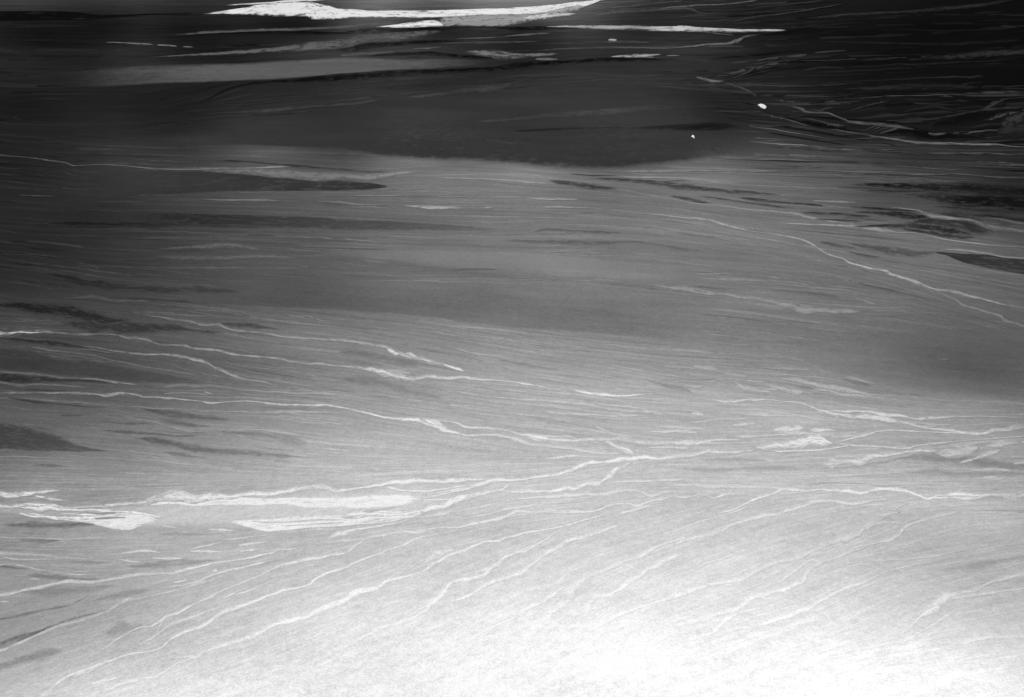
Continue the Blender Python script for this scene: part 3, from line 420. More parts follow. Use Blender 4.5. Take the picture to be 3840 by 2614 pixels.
('gravel_bar', None, None, None, 169, '+.2', 5, 's', 0, 0, 0, 1.0, '-2014.4 4175.7 1.3 -3.2 -1958.2 4175.5 3.0 -8.1 -1911.1 4162.3 5.5 -14.5 -1851.5 4171.7 2.6 -6.5 -1825.8 4178.0 1.0 -2.4'),
('gravel_bar', None, None, None, 169, '+.16', 5, 's', 0, 0, 0, 1.0, '-426.3 3910.2 -0.1 -2.9 -370.8 3880.9 -0.5 -11.4 -315.6 3844.5 -1.0 -11.0 -274.2 3808.5 -0.4 -3.3'),
('gravel_bar', None, None, None, 169, '+.14', 5, 's', 0, 0, 0, 1.0, '43.8 3764.2 -0.2 -2.8 88.5 3747.6 -0.9 -9.6 133.0 3733.9 -0.9 -8.2 164.4 3720.1 -0.3 -2.0'),
('channel', None, None, None, 169, '+.10', 4, 's', 0, 0, 0, 1.0, '127.5 3548.1 0 -2.6 182.9 3552.2 0 -7.2 232.7 3565.3 -0.3 -6.6 330.6 3558.2 -0.6 -5.9 415.8 3549.3 -0.3 -2.6'),
('channel', None, None, None, 169, '+.10', 4, 's', 0, 0, 0, 1.0, '393.2 3712.4 -0.8 -2.4 438.0 3650.6 -2.8 -8.4 477.5 3609.8 -5.2 -15.7 509.8 3566.5 -1.3 -3.5'),
('channel', None, None, None, 169, '+.08', 4, 's', 0, 0, 0, 1.0, '224.4 3645.3 -0.3 -2.7 297.8 3618.2 -1.3 -9.3 370.8 3597.6 -1.0 -8.0 456.8 3589.9 -0.5 -4.0'),
('dry_wash', 'faint braided threads above the long bright wash at left', 'dry wash', 'dry washes crossing the desert floor', None, '+.09', 3, 's', 0, 0, 0, 1.0, '-2614.3 4307.8 4.0 -8.2 -2464.5 4295.7 4.5 -9.8 -2349.1 4278.9 4.4 -9.8 -2245.3 4287.0 3.8 -9.0 -2127.5 4262.3 3.1 -8.2 -1984.9 4244.2 1.2 -3.3'),
('channel', None, None, None, 178, '+.08', 3, 's', 0, 0, 0, 1.0, '-1730.8 4249.7 1.2 -3.3 -1604.2 4254.8 2.5 -7.5 -1522.2 4266.7 2.2 -7.5 -1410.8 4251.2 1.8 -7.4 -1334.0 4230.0 1.6 -7.3 -1146.8 4186.8 1.3 -6.4 -932.9 4169.9 1.1 -6.4 -774.6 4160.0 0.6 -4.8 -668.6 4132.6 0.3 -3.2'),
('channel', None, None, None, 178, '+.14', 3, 's', 0, 0, 0, 1.0, '-1455.5 4196.4 0.3 -2.3 -1429.7 4179.9 2.1 -11.1 -1395.2 4169.6 0.7 -3.2'),
('channel', None, None, None, 178, '+.07', 3, 's', 0, 0, 0, 1.0, '-1647.7 4170.0 1.2 -3.2 -1540.1 4184.8 1.9 -6.5 -1420.2 4158.9 0.8 -3.2'),
('channel', None, None, None, 178, '+.07', 3, 's', 0, 0, 0, 1.0, '-2357.1 4143.4 1.4 -3.1 -2168.2 4110.2 2.5 -6.3 -1942.2 4064.2 2.6 -7.0 -1728.2 4041.1 2.3 -6.9 -1617.4 4016.0 1.9 -6.1 -1444.1 4004.3 1.7 -6.0 -1236.5 3987.4 0.7 -3.0'),
('channel', None, None, None, 178, '+.08', 2, 's', 0, 0, 0, 1.0, '-1369.8 3981.2 0.9 -3.0 -1236.5 3987.4 1.7 -6.7 -1031.9 3977.8 1.4 -6.7 -829.7 3976.6 1.0 -6.0 -743.8 3961.4 0.4 -3.0'),
('channel', None, None, None, 178, '+.07', 2, 's', 0, 0, 0, 1.0, '-1259.3 3821.5 0.7 -2.8 -1059.9 3804.9 1.0 -5.6 -886.1 3746.2 0.4 -3.4'),
('channel', None, None, None, 178, '+.06', 2, 's', 0, 0, 0, 1.0, '-1758.6 3938.4 0.9 -2.9 -1609.9 3894.1 1.4 -5.7 -1418.3 3808.5 1.5 -6.9 -1316.7 3794.0 0.9 -3.5'),
('channel', None, None, None, 178, '+.06', 2, 's', 0, 0, 0, 1.0, '-1059.2 3948.5 0.4 -2.9 -916.5 3903.1 0.8 -6.5 -811.8 3873.0 0.8 -6.5 -727.7 3857.9 0.3 -2.9'),
('dry_wash', 'thin pale wash threading across the light plain right of centre', 'dry wash', 'dry washes crossing the desert floor', None, '+.08', 3, 's', 0, 0, 0, 1.0, '-430.6 4276.9 0.0 -3.3 -255.2 4203.4 -0.2 -6.5 -148.3 4162.1 -0.2 -6.5 -43.1 4137.0 -0.3 -8.0 40.2 4119.9 -0.2 -7.2 130.1 4110.7 -0.4 -7.1 232.7 4085.6 -0.6 -6.2 333.6 4050.3 -0.8 -6.1 433.6 4022.1 -0.9 -6.0 532.1 3991.5 -0.9 -6.0 618.0 3976.5 -1.4 -7.4 674.4 3946.7 -2.4 -9.4 722.5 3911.2 -0.8 -2.8'),
('channel', None, None, None, 187, '+.16', 3, 's', 0, 0, 0, 1.0, '267.4 4220.3 -0.5 -3.2 362.8 4171.6 -1.4 -10.4 431.9 4159.8 -2.2 -17.6 486.5 4146.6 -1.0 -9.6 571.0 4154.5 -0.7 -8.0 671.2 4172.6 -0.3 -3.2'),
('channel', None, None, None, 187, '+.08', 3, 's', 0, 0, 0, 1.0, '127.0 3994.3 -0.3 -3.0 213.5 3963.4 -0.5 -6.7 327.1 3955.1 -0.6 -6.7 459.6 3939.5 -0.7 -6.6 614.2 3946.6 -0.4 -3.0'),
('channel', None, None, None, 187, '+.06', 3, 's', 0, 0, 0, 1.0, '-96.1 4003.2 -0.1 -3.1 59.0 3957.0 -0.4 -6.0 158.6 3926.6 -0.6 -5.8 269.1 3877.8 -0.4 -2.8'),
('channel', None, None, None, 187, '+.06', 3, 's', 0, 0, 0, 1.0, '238.0 4197.7 -0.4 -3.2 279.3 4180.8 -0.5 -5.7 321.4 4180.2 -0.2 -3.2'),
('channel', None, None, None, 187, '+.06', 2, 's', 0, 0, 0, 1.0, '-385.3 4064.7 0.1 -3.2 -178.2 4026.5 -0.1 -6.2 -41.8 3980.1 -0.2 -3.8'),
('channel', None, None, None, 187, '+.05', 2, 's', 0, 0, 0, 1.0, '354.0 3867.2 -0.8 -2.5 389.3 3817.0 -1.5 -5.1 460.2 3746.4 -0.9 -3.2'),
('dark_terrace', 'dark gravel slope lying above the wash that enters bright at left', 'dark terrace', 'dark gravel terraces', None, '-.09', 1, 's', 0, 0, 0, 1.0, '-3159.9 5389.7 11.6 -24.6 -2961.0 5338.0 12.4 -28.3 -2815.5 5302.7 19.9 -48.4 -2667.3 5257.5 18.3 -47.7 -2521.2 5213.0 18.2 -51.7 -2367.9 5145.5 15.5 -46.8 -2225.5 5099.9 12.3 -33.5 -2095.4 5131.6 2.1 -5.6'),
('lens', None, None, None, 194, '-.08', 1, 's', 0, 0, 0, 1.0, '-2502.1 5067.1 2.5 -6.6 -2365.2 5034.4 16.0 -43.5 -2187.2 4997.5 20.3 -57.9 -2019.3 4983.6 18.6 -55.0 -1855.9 4981.6 13.6 -45.8 -1680.7 4938.3 5.7 -22.3 -1555.6 4923.2 1.3 -5.0'),
('lens', None, None, None, 194, '-.09', 1, 's', 0, 0, 0, 1.0, '-1619.9 5040.9 1.3 -5.3 -1500.6 5024.0 5.6 -25.0 -1371.2 4995.7 4.4 -22.8 -1259.0 4966.2 0.9 -5.2'),
('lens', None, None, None, 194, '-.07', 1, 's', 0, 0, 0, 1.0, '-2818.1 4869.8 4.8 -10.2 -2732.6 4858.1 6.2 -14.3 -2593.6 4815.5 10.7 -26.1 -2461.3 4784.1 9.4 -23.8 -2288.0 4744.6 2.1 -5.8'),
('lens', None, None, None, 194, '-.05', 1, 's', 0, 0, 0, 1.0, '-2944.9 5894.2 4.3 -11.6 -2708.0 5775.4 14.6 -41.8 -2380.6 5638.2 12.1 -38.4 -2181.6 5584.6 3.8 -12.6'),
('lens', None, None, None, 194, '-.06', 1, 's', 0, 0, 0, 1.0, '-892.0 4654.0 2.6 -19.3 -735.1 4628.3 3.0 -38.0 -574.7 4556.5 1.1 -32.9 -419.9 4504.5 0.1 -21.4 -266.9 4434.5 -0.2 -5.2'),
('lens', None, None, None, 194, '-.05', 1, 's', 0, 0, 0, 1.0, '-841.9 4344.6 2.0 -17.0 -692.9 4313.6 1.2 -25.0 -465.0 4184.7 0 -16.0 -321.5 4137.4 0.0 -4.8'),
('dark_terrace', 'wedge shaped dark slope between two pale washes at the left edge', 'dark terrace', 'dark gravel terraces', None, '-.06', 0, 'p', 0.3, 0.2, (0.02, 0.2), 1, '-2770.1 4616.2 -75.9 150.3 -2605.4 4591.4 -69.7 146.1 -2481.5 4569.9 -64.8 142.2 -2391.2 4537.1 -53.2 120.7 -2347.4 4522.7 -48.5 111.8 -2258.9 4490.7 -41.5 98.7 -2097.5 4459.2 -41.1 104.7 -1931.2 4409.7 -37.4 102.3 -1890.7 4395.5 -35.8 99.6 -1810.4 4375.3 -29.3 84.6 -1691.9 4347.5 -21.2 65.0 -1535.7 4311.0 -11.2 37.5 -1420.4 4285.6 -1.2 4.3'),
('dark_terrace', 'dark gravel strips under the straight pale wash at left', 'dark terrace', 'dark gravel terraces', None, '-.09', 1, 's', 0, 0, 0, 1.0, '-2646.3 4371.3 14.6 -30.4 -2492.1 4353.7 14.4 -31.7 -2339.2 4336.7 11.5 -26.6 -2190.4 4326.9 7.5 -18.4 -2043.6 4320.8 5.0 -13.4 -1836.8 4287.2 1.1 -3.4'),
('strip', None, None, None, 202, '-.08', 1, 's', 0, 0, 0, 1.0, '-2329.2 4235.1 1.4 -3.2 -2215.5 4218.5 5.3 -12.9 -2119.3 4208.5 4.6 -11.3 -2039.6 4203.3 1.0 -2.4'),
('strip', None, None, None, 202, '-.08', 1, 's', 0, 0, 0, 1.0, '-2374.8 4151.4 1.5 -3.9 -2234.3 4103.2 7.8 -20.1 -2119.9 4078.5 6.6 -17.1 -1969.1 4045.9 4.6 -12.4 -1849.0 4035.7 0.8 -2.3'),
('strip', None, None, None, 202, '-.08', 1, 's', 0, 0, 0, 1.0, '-2821.1 4876.0 4.6 -10.2 -2730.7 4854.0 7.1 -16.3 -2596.3 4821.5 11.0 -26.2 -2463.9 4790.1 10.1 -25.8 -2329.4 4750.3 7.1 -19.4 -2183.5 4716.5 1.3 -3.8'),
('dark_terrace', 'dark arrow shaped gravel patch pointing right from the lower left edge', 'dark terrace', 'dark gravel terraces', None, '-.13', 1, 'p', 0.35, 0.1, (0.01, 0.05), 1, '-2436.4 3826.9 -93.7 179.5 -2290.3 3796.0 -78.2 157.9 -2215.8 3776.2 -70.9 147.3 -2106.6 3750.0 -60.6 131.6 -2068.2 3736.3 -55.0 121.4 -1993.5 3712.2 -43.3 98.6 -1920.3 3690.0 -33.0 77.6 -1880.3 3670.2 -24.4 58.3 -1856.5 3659.0 -19.2 46.5 -1771.0 3633.6 -7.3 18.3 -1676.2 3622.3 -0.7 2.0'),
('dark_terrace', 'cluster of dark gravel lenses right of the arrow shaped patch', 'dark terrace', 'dark gravel terraces', None, '-.10', 1, 's', 0, 0, 0, 1.0, '-1647.9 3742.0 0.8 -2.7 -1516.2 3712.3 5.4 -20.1 -1410.1 3678.4 4.2 -18.5 -1303.5 3637.7 4.7 -21.0 -1203.8 3616.7 4.4 -18.5 -1075.3 3601.3 3.0 -14.5 -944.8 3572.3 1.8 -10.5 -836.4 3554.3 0.3 -2.0'),
('lens', None, None, None, 207, '-.07', 1, 's', 0, 0, 0, 1.0, '-1843.0 3897.6 1.0 -2.9 -1701.4 3872.6 4.5 -13.0 -1591.8 3879.7 1.0 -2.9'),
('lens', None, None, None, 207, '-.09', 1, 's', 0, 0, 0, 1.0, '-1789.9 3811.5 1.0 -2.8 -1670.7 3787.6 4.1 -12.5 -1536.8 3773.8 4.6 -15.2 -1433.5 3753.1 3.4 -11.0 -1328.2 3766.4 0.9 -2.8'),
('lens', None, None, None, 207, '-.07', 1, 's', 0, 0, 0, 1.0, '-1704.4 4031.7 1.0 -3.8 -1572.6 3982.6 4.5 -17.8 -1424.2 3937.4 4.2 -17.5 -1317.7 3914.7 2.4 -10.1 -1235.1 3903.9 0.7 -2.9'),
('lens', None, None, None, 207, '-.07', 1, 's', 0, 0, 0, 1.0, '-1307.6 3807.9 0.8 -3.5 -1114.9 3764.0 3.8 -19.3 -979.7 3734.2 4.0 -27.3 -908.5 3698.5 1.6 -17.3 -853.1 3674.3 0.2 -2.7'),
('lens', None, None, None, 207, '-.08', 1, 's', 0, 0, 0, 1.0, '-1465.4 3616.1 0.7 -2.6 -1348.0 3578.9 3.1 -12.9 -1248.7 3555.7 0.6 -2.6'),
('lens', None, None, None, 207, '-.07', 1, 's', 0, 0, 0, 1.0, '-1949.5 3501.2 1.1 -2.5 -1881.3 3497.8 4.2 -10.0 -1793.3 3490.7 0.7 -1.9'),
('lens', None, None, None, 207, '-.08', 1, 's', 0, 0, 0, 1.0, '-1557.9 3897.0 0.8 -2.9 -1435.6 3865.1 2.9 -11.4 -1317.1 3841.7 0.7 -2.8'),
('lens', None, None, None, 207, '-.05', 1, 's', 0, 0, 0, 1.0, '-1055.2 3647.3 0.5 -2.7 -989.1 3632.7 1.4 -8.0 -903.3 3610.9 0.4 -2.6'),
('lens', None, None, None, 207, '-.05', 1, 's', 0, 0, 0, 1.0, '-985.5 3534.1 0.5 -2.6 -947.7 3529.4 1.5 -7.8 -903.9 3524.6 0.5 -2.6'),
('lens', None, None, None, 207, '-.06', 1, 's', 0, 0, 0, 1.0, '-2034.6 3958.6 1.2 -3.0 -1986.1 3955.0 3.0 -7.5 -1924.2 3951.3 1.2 -3.0'),
('lens', None, None, None, 207, '-.06', 1, 's', 0, 0, 0, 1.0, '-1418.3 3808.5 0.7 -2.8 -1368.6 3794.3 2.7 -11.1 -1327.7 3787.1 0.7 -2.8'),
('dry_wash', 'main trunk wash rising to the right across the lower middle', 'dry wash', 'dry washes crossing the desert floor', None, '+.18', 5, 's', 0, 0, 0, 1.0, '1046.6 3650.7 1.8 13.5 970.2 3616.8 1.3 10.7 936.2 3603.4 2.0 10.2 830.7 3603.3 1.6 10.2 777.8 3585.0 0.8 9.3 731.3 3565.5 1.0 9.3 681.2 3559.7 1.5 10.7 637.9 3559.1 1.5 10.6 545.3 3555.4 0.9 10.6 481.1 3530.0 0.6 10.5 388.7 3520.8 0.4 10.4 288.9 3486.6 -0.4 10.1 232.4 3448.2 -0.7 9.9 141.0 3403.7 -0.7 9.9 69.4 3372.0 -0.5 9.9 -1.2 3359.1 -0.2 9.4 -48.1 3358.8 -0.4 8.7 -106.2 3339.7 -0.9 7.9 -151.9 3314.8 -1.3 8.3 -208.3 3284.0 -1.4 8.9 -264.3 3259.8 -1.4 8.9 -319.9 3239.5 -1.4 8.8 -386.1 3218.4 -0.8 4.7'),
('branch', None, None, None, 219, '+.17', 5, 's', 0, 0, 0, 1.0, '501.6 3523.0 -0.4 2.2 463.2 3477.9 -1.3 11.2 424.5 3452.7 -1.1 8.1 390.3 3408.3 -2.0 8.3 349.9 3351.8 -0.9 10.0 283.9 3327.5 -0.2 9.2 194.9 3290.9 -0.2 9.1 136.8 3278.8 -0.2 8.6 67.5 3260.5 -0.2 8.5 10.3 3256.8 0.2 10.9 -41.3 3268.8 0.1 10.3 -92.8 3266.2 -0.8 10.9 -132.3 3248.0 -1.4 8.7 -176.6 3217.9 -1.5 8.0 -204.0 3200.2 -2.3 10.0 -236.0 3170.8 -1.9 9.5 -284.7 3147.8 -2.3 11.2 -331.8 3113.6 -2.5 13.5 -417.6 3091.9 -2.8 16.9 -524.3 3071.0 -2.4 13.4 -630.9 3056.2 -0.9 4.4'),
('spur', None, None, None, 219, '+.14', 5, 's', 0, 0, 0, 1.0, '-58.4 3263.9 0.5 -2.3 -41.4 3278.6 1.7 -6.5 -18.5 3309.4 1.4 -4.7 -4.1 3328.0 0.5 -1.6'),
('braid', None, None, None, 219, 0.95, 5, 's', 0, 0, 0, 1.0, '10.6 3371.7 0 3.1 -95.2 3367.2 -0.1 8.1 -177.8 3376.4 -0.3 9.3 -236.3 3369.7 -1.1 11.7 -328.8 3350.7 -1.7 14.7 -415.5 3340.8 -1.7 12.2 -472.2 3326.4 -2.3 12.0 -504.9 3308.4 -2.1 10.7 -583.5 3291.1 -1.7 8.9 -667.8 3277.9 -1.5 9.5 -740.9 3299.2 -1.7 10.2 -825.5 3288.8 -2.4 10.1 -892.4 3278.1 -2.9 11.3 -1048.0 3257.1 -3.3 11.3 -1115.4 3252.3 -4.0 13.7 -1245.8 3248.5 -6.1 17.8 -1324.0 3226.1 -7.1 17.5 -1399.3 3198.1 -5.4 12.7 -1451.8 3187.4 -4.4 10.4 -1556.1 3166.5 -6.2 13.8 -1633.8 3151.2 -5.7 13.7 -1732.8 3172.9 -6.2 14.9 -1841.9 3177.9 -4.3 9.1 -1925.1 3175.5 -4.7 9.7 -2073.5 3190.1 -4.0 7.9'),
('braid', None, None, None, 219, 0.94, 5, 's', 0, 0, 0, 1.0, '-499.1 3308.4 0.1 -3.0 -438.5 3284.0 0.3 -9.5 -368.0 3268.2 0.6 -8.4 -299.5 3271.8 0.8 -7.2 -231.7 3290.0 0.9 -7.2 -152.2 3320.9 0.4 -3.0'),
('braid', None, None, None, 219, 0.95, 5, 's', 0, 0, 0, 1.0, '-299.5 3350.8 0.1 -3.1 -258.0 3341.2 0.6 -9.8 -211.7 3348.9 0.8 -8.6 -171.1 3357.8 0.2 -2.5'),
('braid', None, None, None, 219, 0.94, 5, 's', 0, 0, 0, 1.0, '-351.1 3206.5 0.7 -3.4 -296.8 3235.9 1.4 -8.1 -235.7 3259.8 1.1 -7.1 -151.5 3302.5 0.7 -4.7 -65.6 3352.4 0.4 -3.0'),
('braid', None, None, None, 219, 0.94, 5, 's', 0, 0, 0, 1.0, '-344.4 3194.7 0.3 -2.9 -271.6 3200.3 0.6 -7.1 -204.3 3206.1 0.7 -7.1 -171.2 3223.9 0.4 -2.3'),
('gravel_plain', 'pale braided flood plain surrounding the white gravel sheets at lower left', 'gravel plain', 'gravel plains', None, '+.09', 1, 'p', 0.35, 0.25, (0.02, 0.3), 1, '-2064.2 3172.3 -24.3 46.3 -1919.1 3163.3 -22.8 46.5 -1801.6 3151.9 -25.5 55.1 -1741.4 3142.5 -28.3 63.1 -1650.5 3125.8 -30.8 72.0 -1559.8 3107.6 -33.6 82.6 -1514.3 3102.5 -36.5 92.3 -1419.5 3099.2 -39.2 105.7 -1403.1 3100.0 -40.2 109.5 -1287.5 3116.2 -42.7 127.5 -1234.5 3123.4 -43.4 135.4 -1207.8 3126.8 -43.7 139.5 -1069.3 3126.9 -39.7 143.1 -908.4 3125.1 -37.5 159.3 -848.7 3132.5 -34.5 157.3 -740.7 3148.1 -29.7 156.0 -713.3 3150.6 -28.8 157.0 -615.9 3145.1 -23.3 146.6 -564.1 3158.5 -20.9 144.6 -488.3 3174.1 -18.7 150.0 -455.2 3182.5 -17.9 153.8 -401.3 3204.2 -15.5 152.5 -384.7 3209.3 -14.7 150.4 -319.4 3238.7 -10.7 133.0 -264.2 3264.9 -7.7 117.0 -180.7 3300.0 -3.9 88.4 -94.8 3335.0 -1.0 44.7 -7.3 3352.8 0 12.6'),
('gravel_bar', 'broad white gravel sheet spreading left of the trunk wash', 'gravel bar', 'pale gravel bars', None, 0.97, 3, 'p', 0.3, 0.15, 0.12, 1, '-1451.5 3185.1 -3.4 9.3 -1368.9 3190.7 -6.5 18.6 -1276.9 3201.9 -6.4 19.8 -1259.4 3200.8 -7.4 23.2 -1212.6 3196.4 -9.7 31.4 -1091.2 3205.8 -8.9 32.1 -975.4 3195.2 -6.6 26.7 -918.5 3193.0 -4.9 20.9 -863.0 3197.3 -4.7 21.5 -805.1 3190.1 -6.9 33.6 -775.9 3184.9 -7.5 37.9 -622.1 3183.8 -5.5 34.7 -595.9 3183.5 -6.3 41.6 -512.3 3188.9 -5.8 44.7 -429.3 3201.4 -4.5 40.9 -373.9 3212.9 -2.6 27.1 -363.2 3216.6 -2.1 23.0 -313.9 3233.4 -0.3 3.7'),
('gravel_bar', 'lower white gravel sheet fanning left under the broad one', 'gravel bar', 'pale gravel bars', None, 0.96, 3, 'p', 0.4, 0.12, 0.12, 1, '-1049.3 3054.8 -0.9 3.3 -962.6 3034.8 -6.4 24.9 -905.4 3022.2 -9.3 38.6 -883.4 3018.6 -10.7 45.3 -825.6 3026.9 -10.1 45.9 -720.6 3042.6 -7.6 39.6 -601.0 3051.5 -6.4 39.9 -577.5 3062.2 -6.8 44.5 -535.5 3075.0 -7.1 50.3 -493.5 3082.1 -6.6 50.5 -454.0 3079.3 -4.9 41.4 -443.3 3079.4 -4.6 39.7 -400.0 3085.1 -3.0 28.2 -373.5 3094.2 -2.6 26.4 -352.6 3101.9 -2.3 24.4 -331.4 3106.7 -1.7 19.5 -313.0 3122.6 -0.3 3.4'),
('islet', None, None, None, 229, 0.76, 4, 'p', 0.4, 0.4, 0.3, 1, '-572.8 3102.6 -2.1 14.1 -519.6 3115.9 -1.5 11.3 -449.8 3135.0 -1.0 8.6 -396.5 3156.7 -0.4 3.5'),
('bar_crest', None, None, None, 229, '+.05', 4, 's', 0, 0, 0, 1.0, '-964.7 3042.7 0.5 -2.2 -854.7 3035.7 1.1 -4.9 -748.0 3042.7 1.0 -4.4 -601.0 3051.2 0.8 -4.4'),
('bar_crest', None, None, None, 229, '+.05', 4, 's', 0, 0, 0, 1.0, '-632.4 3065.0 0.9 -4.4 -525.6 3079.9 0.9 -5.0 -417.7 3093.0 0.4 -2.8'),
('bar_crest', None, None, None, 229, '+.05', 4, 's', 0, 0, 0, 1.0, '-821.6 3008.0 0.5 -2.2 -716.6 3020.3 1.0 -4.4 -597.8 3031.3 0.5 -2.7'),
('gravel_bar', 'ragged white gravel patch near the left edge of the trunk wash', 'gravel bar', 'pale gravel bars', None, 0.9, 3, 'p', 0.4, 0.15, 0.15, 1, '-1818.8 3129.0 -2.1 4.5 -1722.7 3100.7 -2.5 5.6 -1627.4 3071.6 -3.4 7.9 -1544.8 3070.7 -11.9 29.2 -1498.1 3061.4 -17.7 44.6 -1457.2 3056.5 -21.3 55.2 -1389.0 3061.4 -23.7 64.4 -1380.3 3066.9 -22.3 61.2 -1350.6 3076.8 -15.4 43.3 -1329.7 3078.3 -12.8 36.5 -1270.6 3065.6 -0.8 2.4'),
('islet', None, None, None, 234, '-.04', 4, 's', 0, 0, 0, 1.0, '-1585.9 3116.2 0.9 -2.3 -1518.0 3112.4 3.2 -7.9 -1454.6 3120.1 1.2 -2.8'),
('islet', None, None, None, 234, '-.04', 4, 's', 0, 0, 0, 1.0, '-1533.2 3068.2 1.0 -2.2 -1481.6 3075.9 2.8 -6.7 -1406.1 3078.8 1.1 -2.8'),
('dry_wash', 'bright threads of the trunk wash crossing the lower left edge', 'dry wash', 'dry washes crossing the desert floor', None, '+.24', 4, 's', 0, 0, 0, 1.0, '-2109.3 3258.7 5.7 -10.4 -1971.2 3269.8 5.7 -11.0 -1888.4 3277.3 4.6 -9.4 -1806.3 3287.3 2.8 -5.9 -1739.4 3293.0 1.1 -2.4'),
('thread', None, None, None, 237, '+.22', 4, 's', 0, 0, 0, 1.0, '-1838.0 3255.4 0.9 -2.3 -1751.5 3228.1 2.7 -7.5 -1688.0 3212.9 1.1 -2.9'),
('thread', None, None, None, 237, '+.22', 4, 's', 0, 0, 0, 1.0, '-2036.1 3172.6 4.1 -7.9 -1922.9 3171.0 4.1 -8.5 -1853.0 3165.8 4.7 -10.2 -1776.6 3158.2 6.5 -13.7 -1732.8 3172.9 7.4 -17.2 -1678.5 3151.1 6.2 -17.0 -1619.2 3142.9 6.0 -14.8 -1546.1 3141.2 5.2 -12.6 -1454.1 3148.5 1.1 -2.9'),
('thread', None, None, None, 237, '+.22', 4, 's', 0, 0, 0, 1.0, '-1846.6 3128.7 1.2 -2.8 -1784.0 3113.6 3.0 -7.3 -1722.9 3100.8 2.8 -6.7 -1593.2 3080.7 2.7 -6.7 -1496.6 3086.2 1.4 -3.4'),
('thread', None, None, None, 237, '+.22', 4, 's', 0, 0, 0, 1.0, '-1686.6 3118.7 1.2 -2.8 -1581.2 3104.9 2.8 -6.8 -1509.9 3120.1 2.9 -6.8 -1400.5 3123.6 1.3 -3.4'),
('thread', None, None, None, 237, '+.22', 4, 's', 0, 0, 0, 1.0, '-1514.4 3131.5 1.3 -3.4 -1398.5 3118.0 3.5 -11.3 -1321.9 3088.6 1.9 -7.7 -1272.2 3071.1 0.7 -2.7'),
('dry_wash', 'wash of pale threads at right converging toward the right edge', 'dry wash', 'dry washes crossing the desert floor', None, '+.13', 4, 's', 0, 0, 0, 1.0, '838.2 4122.5 -0.6 -3.2 972.1 4097.9 -1.5 -7.1 1078.0 4108.9 -1.5 -7.1 1181.5 4108.0 -1.9 -7.1 1258.1 4083.4 -1.9 -6.2 1329.2 4066.4 -2.2 -6.1 1366.0 4026.8 -2.5 -5.7 1406.7 3979.9 -3.1 -8.1 1482.1 3963.0 -3.9 -11.2 1543.8 3946.4 -5.3 -14.0 1602.5 3922.5 -7.2 -18.3 1663.3 3906.4 -8.4 -19.5 1715.7 3868.5 -6.4 -13.4 1767.2 3831.4 -5.1 -10.5 1820.8 3801.9 -4.8 -10.6 1911.7 3786.8 -3.9 -8.5 1967.0 3765.1 -4.0 -8.5 2028.1 3757.9 -3.6 -9.2 2098.0 3798.6 -5.7 -14.4 2138.2 3787.3 -6.1 -13.1 2226.0 3803.0 -5.7 -12.5 2350.5 3822.9 -5.7 -11.9'),
('channel', None, None, None, 243, '+.13', 4, 's', 0, 0, 0, 1.0, '1408.0 3984.5 -1.1 -3.8 1542.5 3984.2 -3.1 -9.0 1676.2 3943.3 -5.2 -13.3 1739.8 3934.7 -6.3 -14.7 1792.1 3896.8 -5.4 -13.2 1896.8 3910.7 -4.2 -11.1 2020.9 3921.5 -1.9 -4.5 2133.4 3919.9 -2.1 -4.5 2272.7 3904.8 -1.5 -3.0'),
('track', None, None, None, 243, '+.08', 5, 's', 0, 0, 0, 1.0, '1315.5 4066.7 -0.9 -2.2 1391.0 3995.5 -1.9 -4.3 1431.1 3949.1 -2.0 -4.2 1467.5 3904.9 -1.0 -2.1'),
('channel', None, None, None, 243, '+.12', 5, 's', 0, 0, 0, 1.0, '2022.9 3760.8 -1.0 -2.8 2086.2 3786.9 -3.8 -10.0 2145.0 3801.9 -5.4 -13.1 2236.8 3825.2 -5.9 -13.3 2347.2 3842.1 -5.0 -10.5'),
('channel', None, None, None, 243, '+.07', 5, 's', 0, 0, 0, 1.0, '1779.1 3828.3 -1.2 -2.9 1821.1 3819.1 -4.1 -10.0 1855.2 3823.1 -1.3 -3.6'),
('channel', None, None, None, 243, '+.06', 4, 's', 0, 0, 0, 1.0, '1778.2 3860.2 -0.9 -2.2 1849.7 3842.0 -1.8 -4.3 1938.6 3835.7 -0.9 -2.2'),
('gravel_bar', 'bright gravel bar sitting where the trunk wash widens at right', 'gravel bar', 'pale gravel bars', None, 0.93, 5, 's', 0, 0, 0, 1.0, '1010.6 3630.2 -0.5 -4.0 1052.9 3650.6 -2.5 -17.6 1101.2 3668.4 -3.7 -20.7 1155.1 3682.0 -5.1 -25.0 1209.2 3695.5 -5.1 -26.3 1266.5 3718.9 -8.7 -31.0 1297.6 3694.6 -11.3 -26.8 1328.0 3669.0 -5.2 -13.6 1363.5 3661.6 -0.9 -2.8'),
('channel', None, None, None, 249, '+.12', 4, 's', 0, 0, 0, 1.0, '1327.1 3666.2 -0.9 -2.8 1425.6 3659.4 -2.4 -6.9 1477.7 3646.2 -2.5 -6.8 1568.7 3637.9 -3.1 -8.2 1631.9 3623.2 -2.8 -8.1 1710.4 3649.3 -2.6 -8.1 1797.9 3664.3 -2.7 -7.5 1933.6 3687.6 -2.7 -6.9 2069.4 3708.1 -3.0 -7.1 2190.6 3730.1 -3.3 -7.2 2298.2 3745.7 -2.8 -5.8'),
('channel', None, None, None, 249, '+.12', 4, 's', 0, 0, 0, 1.0, '1066.0 3627.0 -1.0 -2.6 1097.1 3602.0 -2.3 -8.2 1185.6 3608.1 -1.8 -6.8 1247.6 3607.6 -2.0 -7.5 1312.4 3616.6 -1.7 -6.8 1367.5 3633.9 -1.5 -6.1 1441.7 3650.9 -0.7 -2.7'),
